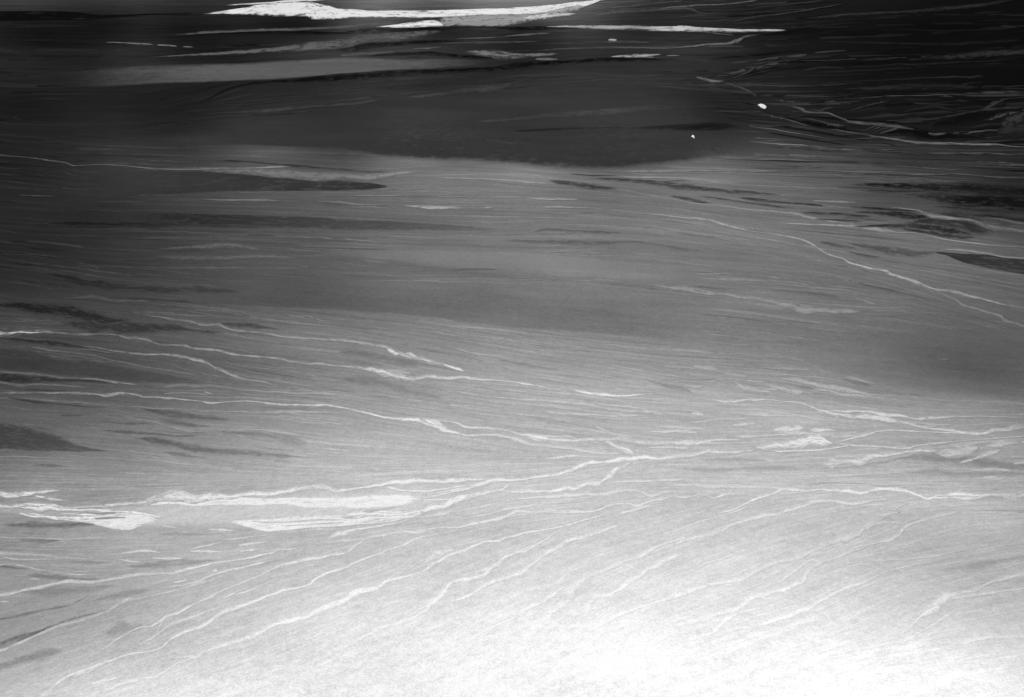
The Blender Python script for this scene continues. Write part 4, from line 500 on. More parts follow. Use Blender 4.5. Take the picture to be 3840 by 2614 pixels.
('channel', None, None, None, 249, '+.11', 4, 's', 0, 0, 0, 1.0, '1355.2 3675.6 -0.6 -2.7 1460.5 3709.0 -2.3 -9.6 1526.7 3735.9 -1.7 -9.3 1579.3 3777.4 -1.8 -7.6 1654.7 3790.2 -2.5 -7.1 1746.6 3777.2 -2.5 -6.4 1931.9 3758.1 -3.1 -7.1 2033.2 3755.0 -1.6 -3.6'),
('channel', None, None, None, 249, '+.10', 4, 's', 0, 0, 0, 1.0, '1135.2 3806.1 -0.6 -2.9 1188.8 3812.9 -2.9 -13.0 1243.8 3823.8 -2.9 -11.6 1281.5 3818.9 -0.9 -2.9'),
('channel', None, None, None, 249, '+.12', 4, 's', 0, 0, 0, 1.0, '1288.4 3797.1 -0.9 -2.9 1319.8 3793.7 -3.6 -12.9 1366.5 3798.7 -3.1 -10.0 1415.0 3787.8 -1.0 -2.8'),
('channel', None, None, None, 249, '+.09', 4, 's', 0, 0, 0, 1.0, '962.1 3847.9 -0.5 -2.9 1016.0 3855.1 -1.6 -8.8 1077.7 3866.5 -0.6 -2.9'),
('channel', None, None, None, 249, '+.10', 4, 's', 0, 0, 0, 1.0, '804.3 3962.0 -0.6 -3.0 837.4 3959.2 -3.4 -14.9 868.2 3944.2 -1.0 -3.7'),
('channel', None, None, None, 249, '+.09', 4, 's', 0, 0, 0, 1.0, '691.9 3793.9 -0.6 -3.6 755.4 3786.5 -2.0 -9.9 805.1 3774.8 -0.6 -2.8'),
('channel', None, None, None, 249, '+.10', 4, 's', 0, 0, 0, 1.0, '593.7 3787.4 -0.3 -2.8 671.6 3789.8 -1.4 -9.9 752.3 3792.2 -1.5 -8.6 755.0 3783.6 -1.2 -2.1'),
('channel', None, None, None, 249, '+.08', 4, 's', 0, 0, 0, 1.0, '953.1 3742.7 -0.9 -3.5 996.3 3735.3 -3.7 -17.0 1042.6 3742.1 -2.3 -11.4 1121.0 3748.7 -2.0 -8.5 1212.4 3754.9 -2.6 -10.0 1289.1 3754.0 -1.0 -3.6'),
('channel', None, None, None, 249, '+.08', 4, 's', 0, 0, 0, 1.0, '1323.3 3739.3 -1.0 -3.5 1401.9 3745.2 -5.7 -18.3 1463.2 3737.1 -4.3 -14.0 1518.7 3750.2 -1.0 -3.5'),
('channel', None, None, None, 249, '+.07', 4, 's', 0, 0, 0, 1.0, '1128.1 3777.3 -0.7 -2.9 1207.2 3783.7 -2.7 -10.1 1294.0 3771.1 -2.5 -8.6 1421.2 3766.2 -2.6 -8.5 1521.7 3778.5 -0.9 -2.8'),
('channel', None, None, None, 249, '+.10', 4, 's', 0, 0, 0, 1.0, '662.5 3682.1 -0.5 -4.1 740.4 3695.2 -1.8 -13.8 804.9 3701.5 -1.9 -12.5 896.3 3714.8 -1.6 -8.4 990.1 3707.0 -0.8 -3.5'),
('channel', None, None, None, 249, '+.08', 4, 's', 0, 0, 0, 1.0, '562.4 3642.3 -0.3 -2.7 624.9 3641.5 -1.0 -6.8 726.7 3636.0 -1.3 -8.2 756.3 3639.8 -0.4 -2.7'),
('channel', None, None, None, 249, '+.06', 4, 's', 0, 0, 0, 1.0, '796.0 3873.0 -0.3 -2.9 935.0 3909.9 -1.1 -6.7 1068.7 3914.1 -0.7 -3.0'),
('channel', None, None, None, 249, '+.06', 4, 's', 0, 0, 0, 1.0, '1010.9 3954.8 -0.7 -3.0 1142.9 3946.6 -2.3 -9.0 1285.4 3929.6 -1.1 -3.7'),
('channel', None, None, None, 249, '+.06', 4, 's', 0, 0, 0, 1.0, '626.5 3837.1 -0.5 -3.6 723.4 3829.6 -1.3 -7.2 851.2 3814.8 -0.7 -3.6'),
('gravel_bar', 'soft pale gravel lobe below the trunk wash near the right edge', 'gravel bar', 'pale gravel bars', None, '+.12', 4, 's', 0, 0, 0, 1.0, '1244.9 3471.9 -0.5 -3.2 1295.0 3498.1 -5.3 -24.7 1340.6 3508.4 -4.3 -17.1 1421.1 3531.7 -7.8 -29.1 1494.4 3549.6 -8.8 -30.5 1568.2 3567.4 -7.3 -23.9 1648.6 3584.9 -4.0 -12.0 1740.2 3598.2 -3.2 -8.7 1792.1 3604.1 -2.1 -5.4'),
('bar', None, None, None, 267, '+.09', 4, 's', 0, 0, 0, 1.0, '1745.5 3580.5 -1.2 -3.4 1797.2 3586.5 -10.9 -29.5 1852.0 3599.2 -14.1 -40.2 1910.0 3618.7 -9.8 -27.0 1958.1 3629.0 -2.1 -5.5'),
('bar', None, None, None, 267, '+.10', 4, 's', 0, 0, 0, 1.0, '1802.7 3482.9 -0.8 -2.6 1860.2 3504.4 -4.2 -14.0 1926.1 3543.4 -5.0 -17.7 1984.0 3576.5 -4.9 -15.6 2039.6 3603.3 -1.3 -4.0'),
('bar', None, None, None, 267, '+.08', 4, 's', 0, 0, 0, 1.0, '1981.0 3638.5 -1.1 -2.7 2037.2 3652.0 -5.6 -13.8 2093.9 3665.8 -6.4 -14.1 2140.7 3658.6 -2.2 -4.2'),
('bar', None, None, None, 267, '+.10', 4, 's', 0, 0, 0, 1.0, '1273.3 3486.2 -0.6 -2.6 1300.2 3495.3 -3.5 -14.4 1332.9 3503.1 -0.7 -2.6'),
('bar', None, None, None, 267, '+.07', 4, 's', 0, 0, 0, 1.0, '1817.1 3419.3 -1.1 -2.6 1907.9 3423.5 -4.8 -10.4 1991.4 3412.0 -1.6 -3.3'),
('bar', None, None, None, 267, '+.08', 4, 's', 0, 0, 0, 1.0, '2015.2 3474.1 -1.2 -2.7 2069.7 3482.4 -4.3 -9.4 2148.9 3489.1 -2.6 -5.4'),
('bar', None, None, None, 267, '+.06', 4, 's', 0, 0, 0, 1.0, '1843.7 3360.0 -1.2 -2.5 1885.7 3349.7 -7.1 -14.0 1926.8 3338.1 -1.6 -3.2'),
('bar', None, None, None, 267, '+.07', 4, 's', 0, 0, 0, 1.0, '1746.7 3614.4 -0.9 -2.7 1884.5 3646.5 -3.0 -8.2 2023.0 3675.8 -2.9 -7.0 2169.6 3687.0 -2.7 -5.7'),
('dark_terrace', 'grey gravel strips under the soft pale lobe near the right edge', 'dark terrace', 'dark gravel terraces', None, '-.07', 2, 's', 0, 0, 0, 1.0, '1513.6 3517.2 -1.0 -3.3 1656.7 3541.8 -5.7 -15.9 1747.7 3540.2 -11.1 -26.6 1862.9 3524.5 -16.4 -32.9 1929.1 3469.6 -20.7 -39.0 2048.9 3440.0 -17.1 -33.0 2149.0 3430.9 -14.1 -26.6'),
('strip', None, None, None, 276, '-.06', 2, 's', 0, 0, 0, 1.0, '1201.8 3447.2 -0.7 -2.6 1355.2 3459.3 -2.5 -9.1 1521.9 3506.5 -1.8 -6.5 1608.1 3542.5 -0.7 -2.6'),
('strip', None, None, None, 276, '-.06', 2, 's', 0, 0, 0, 1.0, '634.8 3455.2 -0.5 -3.2 781.6 3439.2 -2.7 -14.2 963.0 3449.3 -3.4 -15.6 1143.8 3454.1 -1.7 -6.5'),
('strip', None, None, None, 276, '-.06', 2, 's', 0, 0, 0, 1.0, '1547.3 3411.7 -1.5 -3.9 1721.0 3402.1 -7.1 -16.7 1893.1 3391.1 -7.2 -15.5 2063.8 3379.6 -6.6 -13.0'),
('strip', None, None, None, 276, '-.06', 2, 's', 0, 0, 0, 1.0, '767.1 3524.9 -0.4 -2.6 859.5 3530.1 -1.9 -9.3 1040.3 3521.2 -1.3 -5.3'),
('strip', None, None, None, 276, '-.06', 2, 's', 0, 0, 0, 1.0, '1345.4 4258.2 -1.1 -3.2 1389.6 4237.6 -4.4 -12.9 1434.3 4220.3 -1.7 -4.8'),
('strip', None, None, None, 276, '-.06', 2, 's', 0, 0, 0, 1.0, '1277.6 4359.7 -0.7 -2.5 1332.0 4345.2 -1.7 -5.9 1393.7 4332.2 -0.8 -2.5'),
('strip', None, None, None, 276, '-.06', 2, 's', 0, 0, 0, 1.0, '1407.6 4175.5 -1.0 -3.2 1460.9 4166.2 -3.8 -11.1 1509.2 4140.9 -1.2 -3.1'),
('strip', None, None, None, 276, '-.06', 2, 's', 0, 0, 0, 1.0, '1582.9 4337.3 -1.7 -4.1 1653.0 4285.6 -10.4 -24.4 1721.5 4234.4 -2.9 -6.4'),
('strip', None, None, None, 276, '-.06', 2, 's', 0, 0, 0, 1.0, '-85.0 4588.2 -0.4 -5.5 28.5 4532.0 -1.5 -18.0 176.5 4466.2 -1.7 -17.9 249.8 4447.0 -0.4 -4.5'),
('strip', None, None, None, 276, '-.06', 2, 's', 0, 0, 0, 1.0, '641.5 4329.0 -1.0 -4.1 706.7 4278.1 -4.0 -16.3 820.6 4212.5 -5.7 -20.5 847.9 4180.1 -1.3 -3.7'),
('gravel_bar', 'braided pale gravel flecks on the plain above the right hand washes', 'gravel bar', 'pale gravel bars', None, '+.09', 3, 's', 0, 0, 0, 1.0, '1267.1 4346.4 -1.3 -4.2 1372.7 4307.5 -5.5 -16.4 1434.9 4272.9 -6.4 -17.8 1528.9 4229.6 -6.7 -17.6 1588.9 4195.6 -7.0 -17.4 1648.1 4161.8 -5.3 -12.5 1698.5 4125.5 -1.4 -3.1'),
('fleck', None, None, None, 287, '+.08', 3, 's', 0, 0, 0, 1.0, '1212.6 4268.8 -1.3 -4.0 1256.4 4243.6 -8.5 -23.6 1302.5 4202.1 -13.6 -35.5 1338.1 4177.1 -7.1 -23.9 1382.5 4185.7 -0.9 -4.0'),
('fleck', None, None, None, 287, '+.08', 3, 's', 0, 0, 0, 1.0, '1427.1 4207.4 -1.0 -3.2 1498.2 4197.6 -3.6 -9.5 1527.8 4156.5 -4.9 -12.5 1605.7 4138.6 -4.0 -11.1 1683.1 4121.0 -1.2 -3.2'),
('fleck', None, None, None, 287, '+.07', 3, 's', 0, 0, 0, 1.0, '1071.0 4308.5 -1.3 -2.8 1105.9 4237.1 -4.7 -12.1 1162.1 4204.1 -3.3 -11.2 1229.6 4191.9 -0.9 -3.2'),
('fleck', None, None, None, 287, '+.08', 3, 's', 0, 0, 0, 1.0, '820.2 4270.2 -0.8 -3.3 853.2 4253.7 -2.1 -9.0 887.3 4245.6 -1.1 -9.0 920.3 4270.5 -0.1 -3.1'),
('fleck', None, None, None, 287, '+.06', 3, 's', 0, 0, 0, 1.0, '898.9 4483.3 -0.8 -3.6 969.9 4464.7 -3.3 -14.1 1024.3 4439.2 -0.9 -3.5'),
('fleck', None, None, None, 287, '+.06', 3, 's', 0, 0, 0, 1.0, '1236.4 4464.0 -1.0 -4.4 1338.7 4458.6 -3.8 -13.9 1479.7 4433.7 -2.1 -6.9'),
('fleck', None, None, None, 287, '+.05', 3, 's', 0, 0, 0, 1.0, '924.8 4295.6 -0.4 -3.3 971.0 4312.4 -0.9 -8.3 1033.5 4337.4 -1.5 -7.6 1143.5 4311.2 -1.7 -6.6 1225.6 4293.4 -0.9 -3.3'),
('fleck', None, None, None, 287, '+.05', 3, 's', 0, 0, 0, 1.0, '1032.5 4406.0 -0.9 -3.4 1100.2 4379.4 -4.2 -15.2 1153.9 4358.3 -1.0 -3.3'),
('fleck', None, None, None, 287, '+.05', 3, 's', 0, 0, 0, 1.0, '1379.0 4073.1 -0.8 -3.1 1448.4 4076.1 -3.3 -10.9 1527.2 4064.7 -1.0 -3.1'),
('fleck', None, None, None, 287, '+.06', 3, 's', 0, 0, 0, 1.0, '1617.0 4354.0 -1.4 -3.3 1675.4 4310.6 -4.9 -11.5 1751.3 4259.1 -1.8 -4.1'),
('fleck', None, None, None, 287, '+.04', 3, 's', 0, 0, 0, 1.0, '1139.7 4754.3 -0.9 -3.9 1200.4 4746.4 -2.3 -9.7 1252.9 4737.0 -1.0 -3.9'),
('fleck', None, None, None, 287, '+.04', 3, 's', 0, 0, 0, 1.0, '2153.4 4570.9 -1.6 -3.8 2189.1 4565.6 -4.1 -9.4 2217.1 4560.2 -1.7 -3.8'),
('fleck', None, None, None, 287, '+.05', 3, 's', 0, 0, 0, 1.0, '749.6 4479.2 -0.7 -4.5 837.8 4473.1 -2.0 -10.8 923.0 4450.9 -1.0 -4.4'),
('dry_wash', 'faint horizontal wash left of the ragged white gravel patch', 'dry wash', 'dry washes crossing the desert floor', None, '+.10', 3, 's', 0, 0, 0, 1.0, '-1921.5 2952.8 2.8 -5.3 -1812.5 2947.2 2.6 -5.3 -1731.3 2943.5 2.5 -5.3 -1647.4 2933.6 2.1 -4.8 -1529.1 2928.3 2.2 -5.3 -1432.7 2924.0 1.5 -3.7 -1327.7 2924.2 1.1 -3.2 -1241.5 2917.7 1.5 -4.2 -1209.9 2933.0 1.8 -4.7 -1163.4 2935.5 0.5 -1.6'),
('dry_wash', 'pair of pale washes leaving the lower left edge side by side', 'dry wash', 'dry washes crossing the desert floor', None, '+.12', 3, 's', 0, 0, 0, 1.0, '-1868.1 2851.4 4.0 -8.2 -1756.6 2834.7 4.2 -9.1 -1673.5 2822.2 4.0 -9.0 -1590.3 2807.9 2.7 -6.5 -1513.0 2794.0 2.4 -5.9 -1408.4 2785.8 0.8 -2.0'),
('channel', None, None, None, 302, '+.13', 3, 's', 0, 0, 0, 1.0, '-1830.9 2780.7 3.5 -6.9 -1723.2 2767.7 3.5 -7.4 -1668.7 2759.3 2.4 -5.8 -1632.1 2745.7 1.5 -4.2 -1582.6 2725.3 1.4 -3.8 -1491.7 2699.5 1.5 -3.8 -1367.0 2683.9 0.5 -1.4'),
('channel', None, None, None, 302, '+.10', 3, 's', 0, 0, 0, 1.0, '-1746.5 2814.5 1.0 -2.5 -1703.3 2799.3 2.1 -5.0 -1632.6 2789.4 2.3 -5.0 -1512.2 2792.0 1.1 -2.5'),
('channel', None, None, None, 302, '+.10', 3, 's', 0, 0, 0, 1.0, '-1578.0 2662.7 0.7 -1.4 -1554.1 2664.0 1.5 -3.7 -1532.6 2654.3 0.4 -1.3'),
('channel', None, None, None, 302, '+.13', 3, 's', 0, 0, 0, 1.0, '-1652.3 2532.0 1.8 -3.5 -1604.8 2530.8 2.6 -5.2 -1571.6 2530.0 0.8 -1.7'),
('dry_wash', 'long thin wash climbing from the lower left edge toward the gravel sheets', 'dry wash', 'dry washes crossing the desert floor', None, '+.13', 4, 's', 0, 0, 0, 1.0, '-1719.9 2526.8 3.1 -4.6 -1644.9 2563.6 3.0 -4.7 -1628.4 2578.0 3.0 -4.7 -1582.6 2601.5 2.8 -4.9 -1527.1 2616.2 2.9 -5.4 -1461.0 2630.0 2.7 -5.4 -1388.0 2640.2 2.5 -5.5 -1333.9 2650.0 2.2 -4.6 -1284.1 2672.2 2.3 -4.6 -1255.6 2687.5 2.7 -6.1 -1194.1 2694.1 1.8 -4.7 -1107.7 2700.4 1.8 -4.7 -1054.9 2720.6 2.2 -5.1 -991.5 2758.3 1.9 -4.8 -921.3 2776.9 1.7 -4.9 -847.8 2805.5 1.8 -5.4 -815.6 2820.0 2.5 -6.2 -809.3 2837.0 1.7 -5.0 -759.7 2844.2 1.1 -4.1 -691.6 2863.4 0.5 -2.0'),
('gravel_bar', 'scattered white gravel flecks under the lower white sheet', 'gravel bar', 'pale gravel bars', None, '+.14', 4, 's', 0, 0, 0, 1.0, '-1110.8 2835.0 1.0 -1.9 -1087.4 2859.1 2.9 -6.4 -1050.6 2874.0 3.1 -7.5 -1006.5 2901.3 0.8 -2.0'),
('fleck', None, None, None, 308, '+.11', 4, 's', 0, 0, 0, 1.0, '-1386.5 2807.1 0.9 -2.0 -1312.5 2826.7 2.6 -6.0 -1265.8 2839.1 2.5 -7.1 -1194.1 2824.0 0.6 -2.0'),
('fleck', None, None, None, 308, '+.11', 4, 's', 0, 0, 0, 1.0, '-1110.5 2834.0 0.6 -2.0 -1037.7 2830.2 1.6 -5.6 -986.1 2828.5 0.6 -2.0'),
('fleck', None, None, None, 308, '+.11', 4, 's', 0, 0, 0, 1.0, '-933.1 2830.8 0.7 -2.0 -892.3 2841.4 1.7 -5.6 -877.7 2844.2 0.5 -1.5'),
('fleck', None, None, None, 308, '+.11', 4, 's', 0, 0, 0, 1.0, '-954.0 2870.7 0.7 -2.0 -898.3 2885.4 2.2 -7.2 -848.9 2896.0 0.8 -2.6'),
('fleck', None, None, None, 308, '+.11', 4, 's', 0, 0, 0, 1.0, '-1327.0 2784.4 0.6 -1.9 -1287.0 2772.0 2.0 -6.3 -1244.5 2765.5 0.6 -1.9'),
('fleck', None, None, None, 308, '+.11', 4, 's', 0, 0, 0, 1.0, '-1270.9 3019.4 0.6 -2.2 -1228.7 3005.8 1.8 -7.0 -1190.9 2996.6 0.6 -2.1'),
('fleck', None, None, None, 308, '+.11', 4, 's', 0, 0, 0, 1.0, '-1094.4 2986.8 0.6 -2.2 -1040.2 2984.0 1.6 -6.4 -978.0 2970.4 0.5 -2.1'),
('fleck', None, None, None, 308, '+.11', 4, 's', 0, 0, 0, 1.0, '-1099.7 2631.6 0.8 -1.8 -1077.8 2638.6 1.7 -4.1 -1052.2 2649.2 0.8 -1.8'),
('fleck', None, None, None, 308, '+.11', 4, 's', 0, 0, 0, 1.0, '-989.6 2700.7 0.7 -1.9 -980.9 2704.3 2.1 -5.6 -971.8 2707.0 0.7 -1.9'),
('fleck', None, None, None, 308, '+.11', 4, 's', 0, 0, 0, 1.0, '-908.6 2536.0 0.8 -1.6 -889.9 2553.2 2.5 -4.8 -868.6 2579.3 1.8 -3.8 -832.6 2605.6 0.7 -1.7'),
('fleck', None, None, None, 308, '+.11', 4, 's', 0, 0, 0, 1.0, '-648.2 2909.1 0.8 -1.9 -616.9 2940.1 3.1 -9.1 -585.7 2955.4 3.1 -9.1 -584.0 2966.0 1.4 -1.5'),
('fleck', None, None, None, 308, '+.11', 4, 's', 0, 0, 0, 1.0, '-612.4 2945.3 1.8 -6.2 -553.7 2976.2 1.6 -6.4 -487.3 2996.5 1.6 -7.5 -410.0 3022.5 0.9 -4.3 -369.6 3049.6 0.5 -2.1'),
('fleck', None, None, None, 308, '+.11', 4, 's', 0, 0, 0, 1.0, '-1228.9 2792.7 0.6 -2.0 -1165.7 2785.0 1.6 -4.9 -1106.4 2789.2 0.7 -2.0'),
('fleck', None, None, None, 308, '+.11', 4, 's', 0, 0, 0, 1.0, '-1008.8 2909.6 0.7 -2.1 -950.0 2924.6 1.5 -4.7 -860.3 2944.4 0.6 -2.1'),
('fleck', None, None, None, 308, '+.11', 4, 's', 0, 0, 0, 1.0, '-810.9 2959.5 0.6 -2.1 -708.7 2979.1 1.2 -5.4 -602.8 2982.5 0.4 -2.2'),
('fleck', None, None, None, 308, '+.11', 4, 's', 0, 0, 0, 1.0, '-560.3 3019.7 0.5 -2.2 -467.3 3051.2 1.4 -7.7 -370.7 3060.9 0.9 -6.7 -306.3 3071.3 0.8 -5.6 -220.7 3098.9 0.3 -2.3'),
('dark_terrace', 'dark gravel stripe slanting up from the lower left edge beside a pale line', 'dark terrace', 'dark gravel terraces', None, '-.15', 2, 's', 0, 0, 0, 1.0, '-1544.0 2239.2 8.2 -10.7 -1487.1 2295.8 8.2 -11.2 -1457.8 2324.9 8.0 -11.5 -1409.1 2361.9 7.9 -11.8 -1355.5 2411.5 6.7 -10.7 -1290.3 2450.4 4.4 -8.0 -1250.9 2466.0 3.4 -6.5 -1204.3 2488.3 0.8 -1.6'),
('pale_edge', None, None, None, 325, '+.11', 3, 's', 0, 0, 0, 1.0, '-1523.3 2200.2 3.1 -3.9 -1470.4 2262.6 3.3 -4.4 -1443.1 2294.8 3.1 -4.1 -1415.2 2327.7 3.0 -4.2 -1354.0 2387.7 2.7 -4.1 -1300.2 2430.3 2.5 -4.3 -1249.2 2461.8 2.2 -4.0 -1198.7 2485.7 0.8 -1.6'),
('streak', None, None, None, 325, '-.10', 2, 's', 0, 0, 0, 1.0, '-1597.2 2425.1 1.9 -3.2 -1524.6 2443.5 3.8 -6.4 -1473.5 2470.9 4.3 -7.4 -1401.0 2494.1 3.2 -5.8 -1362.2 2511.7 0.9 -1.7'),
('streak', None, None, None, 325, '-.10', 2, 's', 0, 0, 0, 1.0, '-1374.8 2497.7 0.8 -1.1 -1353.6 2535.4 2.5 -3.4 -1334.8 2569.6 0.8 -1.2'),
('streak', None, None, None, 325, '-.12', 2, 's', 0, 0, 0, 1.0, '-1858.0 3039.1 2.6 -5.5 -1745.3 3030.3 8.1 -17.6 -1635.5 3027.0 6.8 -15.4 -1555.8 3030.3 5.1 -12.1 -1483.5 3025.3 0.8 -2.2'),
('streak', None, None, None, 325, '-.09', 2, 's', 0, 0, 0, 1.0, '-1737.7 2923.9 1.0 -2.1 -1640.2 2917.7 3.3 -7.4 -1572.5 2918.9 0.7 -1.6'),
('streak', None, None, None, 325, '-.06', 2, 's', 0, 0, 0, 1.0, '-1261.3 2960.1 0.9 -2.7 -1153.2 2953.4 3.9 -12.8 -1073.6 2952.4 3.0 -9.6 -1012.9 2962.3 0.7 -2.1'),
('streak', None, None, None, 325, '-.08', 2, 's', 0, 0, 0, 1.0, '-1298.3 2735.5 1.0 -2.4 -1186.0 2741.5 5.9 -15.4 -1092.0 2759.6 4.6 -12.6 -987.0 2777.8 0.8 -2.5'),
('streak', None, None, None, 325, '-.07', 2, 's', 0, 0, 0, 1.0, '-1524.4 2773.8 0.8 -2.0 -1419.9 2764.7 3.5 -8.8 -1338.2 2761.2 0.9 -2.4'),
('streak', None, None, None, 325, '-.12', 2, 's', 0, 0, 0, 1.0, '-1817.8 2756.1 3.0 -5.9 -1713.4 2748.1 3.2 -6.8 -1657.9 2736.9 2.3 -5.3 -1592.2 2724.6 0.6 -1.4'),
('streak', None, None, None, 325, '-.09', 2, 's', 0, 0, 0, 1.0, '-1600.7 2690.1 0.8 -1.9 -1479.3 2671.4 4.5 -11.1 -1376.8 2660.0 3.5 -8.3 -1317.4 2670.0 0.8 -1.9'),
('streak', None, None, None, 325, '-.07', 2, 's', 0, 0, 0, 1.0, '-1321.6 2526.1 1.1 -2.1 -1240.8 2559.1 6.8 -13.8 -1179.1 2584.4 4.9 -10.5 -1149.3 2594.5 0.8 -1.8'),
('streak', None, None, None, 325, '-.10', 2, 's', 0, 0, 0, 1.0, '-1483.8 2165.0 5.5 -8.0 -1434.6 2191.2 6.4 -9.4 -1387.9 2224.9 7.7 -11.7 -1336.7 2252.2 8.5 -14.2 -1285.1 2271.1 1.6 -2.9'),
('streak', None, None, None, 325, '-.07', 2, 's', 0, 0, 0, 1.0, '-1202.8 2345.5 1.3 -2.2 -1167.4 2368.1 11.5 -23.2 -1125.5 2375.0 7.2 -15.6 -1095.3 2390.1 1.2 -2.3'),
('streak', None, None, None, 325, '-.05', 2, 's', 0, 0, 0, 1.0, '-957.3 2690.7 0.8 -1.8 -885.9 2737.4 2.8 -7.6 -815.6 2755.6 2.4 -6.7 -706.1 2833.1 0.9 -2.4'),
('streak', None, None, None, 325, '-.07', 2, 's', 0, 0, 0, 1.0, '-1585.8 2588.4 1.3 -2.7 -1443.2 2589.5 8.3 -17.8 -1330.1 2604.8 4.1 -9.0 -1264.7 2621.6 1.0 -2.3'),
('rill', 'pale rill climbing from the bottom left corner in small kinks', 'rill', 'rills running down the near fan', None, '+.12', 4, 's', 0, 0, 0, 1.0, '-1263.5 2006.6 3.4 -3.1 -1248.6 2077.5 3.7 -3.7 -1228.4 2132.2 3.3 -4.0 -1204.0 2161.8 3.0 -4.5 -1162.3 2191.6 3.0 -5.0 -1119.7 2222.2 2.4 -4.1 -1085.1 2242.8 2.3 -4.6 -1009.4 2270.4 2.4 -4.6 -1000.9 2296.1 3.1 -3.8 -989.1 2326.0 2.3 -3.2 -968.1 2356.3 2.3 -3.9 -930.0 2391.0 2.2 -4.0 -893.4 2434.6 2.3 -4.0 -863.8 2475.5 2.1 -4.3 -812.5 2508.5 1.8 -4.1 -757.5 2550.7 1.7 -4.2 -701.9 2576.1 1.6 -4.3 -660.6 2606.7 1.9 -4.1 -623.8 2665.7 1.8 -4.3 -548.0 2720.9 1.6 -4.5 -528.7 2744.6 1.7 -4.5 -474.8 2787.7 1.5 -4.7 -423.4 2821.6 1.3 -4.3 -367.5 2871.7 1.7 -5.3 -334.7 2907.7 1.1 -4.5 -269.2 2938.5 1.2 -6.8 -233.3 2953.0 0.3 -2.1'),
('channel', None, None, None, 341, '+.11', 4, 's', 0, 0, 0, 1.0, '-1206.2 2206.5 1.0 -1.1 -1189.8 2248.7 2.4 -3.1 -1168.4 2280.9 3.2 -4.0 -1153.9 2321.6 2.7 -3.5 -1128.6 2359.4 2.3 -3.6 -1101.4 2382.3 2.1 -4.2 -1079.5 2383.4 2.3 -4.1 -1059.9 2417.4 2.6 -3.8 -1046.8 2445.6 2.7 -4.5 -1027.2 2455.1 2.6 -4.6 -1001.9 2490.5 2.2 -3.8 -960.4 2536.9 2.2 -4.0 -918.9 2589.1 1.9 -3.7 -880.7 2624.6 1.6 -3.5 -832.0 2660.6 1.6 -3.5 -801.9 2697.6 1.5 -3.6 -746.1 2734.9 1.5 -4.3 -667.9 2767.4 1.6 -5.3 -622.0 2791.1 1.7 -5.9 -563.1 2814.8 1.9 -5.2 -537.0 2865.2 2.2 -4.8 -493.1 2921.6 1.6 -5.0 -437.9 2941.7 0.9 -4.8 -360.0 2953.0 0.3 -2.2'),
('channel', None, None, None, 341, '+.10', 4, 's', 0, 0, 0, 1.0, '-1210.6 2138.4 1.1 -1.5 -1187.3 2161.4 4.7 -6.9 -1163.7 2184.8 3.8 -5.8 -1138.3 2205.0 1.0 -1.7'),
('channel', None, None, None, 341, '+.07', 4, 's', 0, 0, 0, 1.0, '-1088.7 2275.6 0.9 -1.3 -1058.6 2312.1 2.1 -2.9 -1018.7 2388.6 2.0 -3.2 -973.0 2427.9 1.6 -3.1 -921.4 2468.2 1.5 -3.2 -882.4 2492.7 0.7 -1.6'),
('channel', None, None, None, 341, '+.07', 4, 's', 0, 0, 0, 1.0, '-906.3 2544.7 0.7 -1.7 -843.6 2574.4 1.7 -3.8 -793.7 2623.0 1.7 -3.8 -753.8 2659.1 0.8 -1.7'),
('channel', None, None, None, 341, '+.06', 4, 's', 0, 0, 0, 1.0, '-1051.4 2445.6 -1.1 0.9 -1053.0 2397.2 -2.1 1.5 -1047.3 2342.3 -1.0 0.6'),
('channel', None, None, None, 341, '+.09', 3, 's', 0, 0, 0, 1.0, '-1123.0 2601.3 0.7 -1.8 -1025.8 2626.9 1.6 -3.6 -969.4 2681.5 1.7 -3.6 -905.8 2718.5 1.5 -3.7 -818.0 2765.4 0.7 -1.9'),
('channel', None, None, None, 341, '+.08', 3, 's', 0, 0, 0, 1.0, '-1224.1 2515.7 0.8 -1.7 -1144.2 2553.0 1.8 -3.9 -1083.4 2582.8 1.6 -3.5 -1001.6 2626.5 1.6 -3.5 -942.1 2671.7 0.8 -1.8'),
('channel', None, None, None, 341, '+.08', 3, 's', 0, 0, 0, 1.0, '-1247.6 2457.6 1.0 -1.4 -1207.1 2532.5 4.6 -6.9 -1188.4 2545.1 0.9 -1.7'),
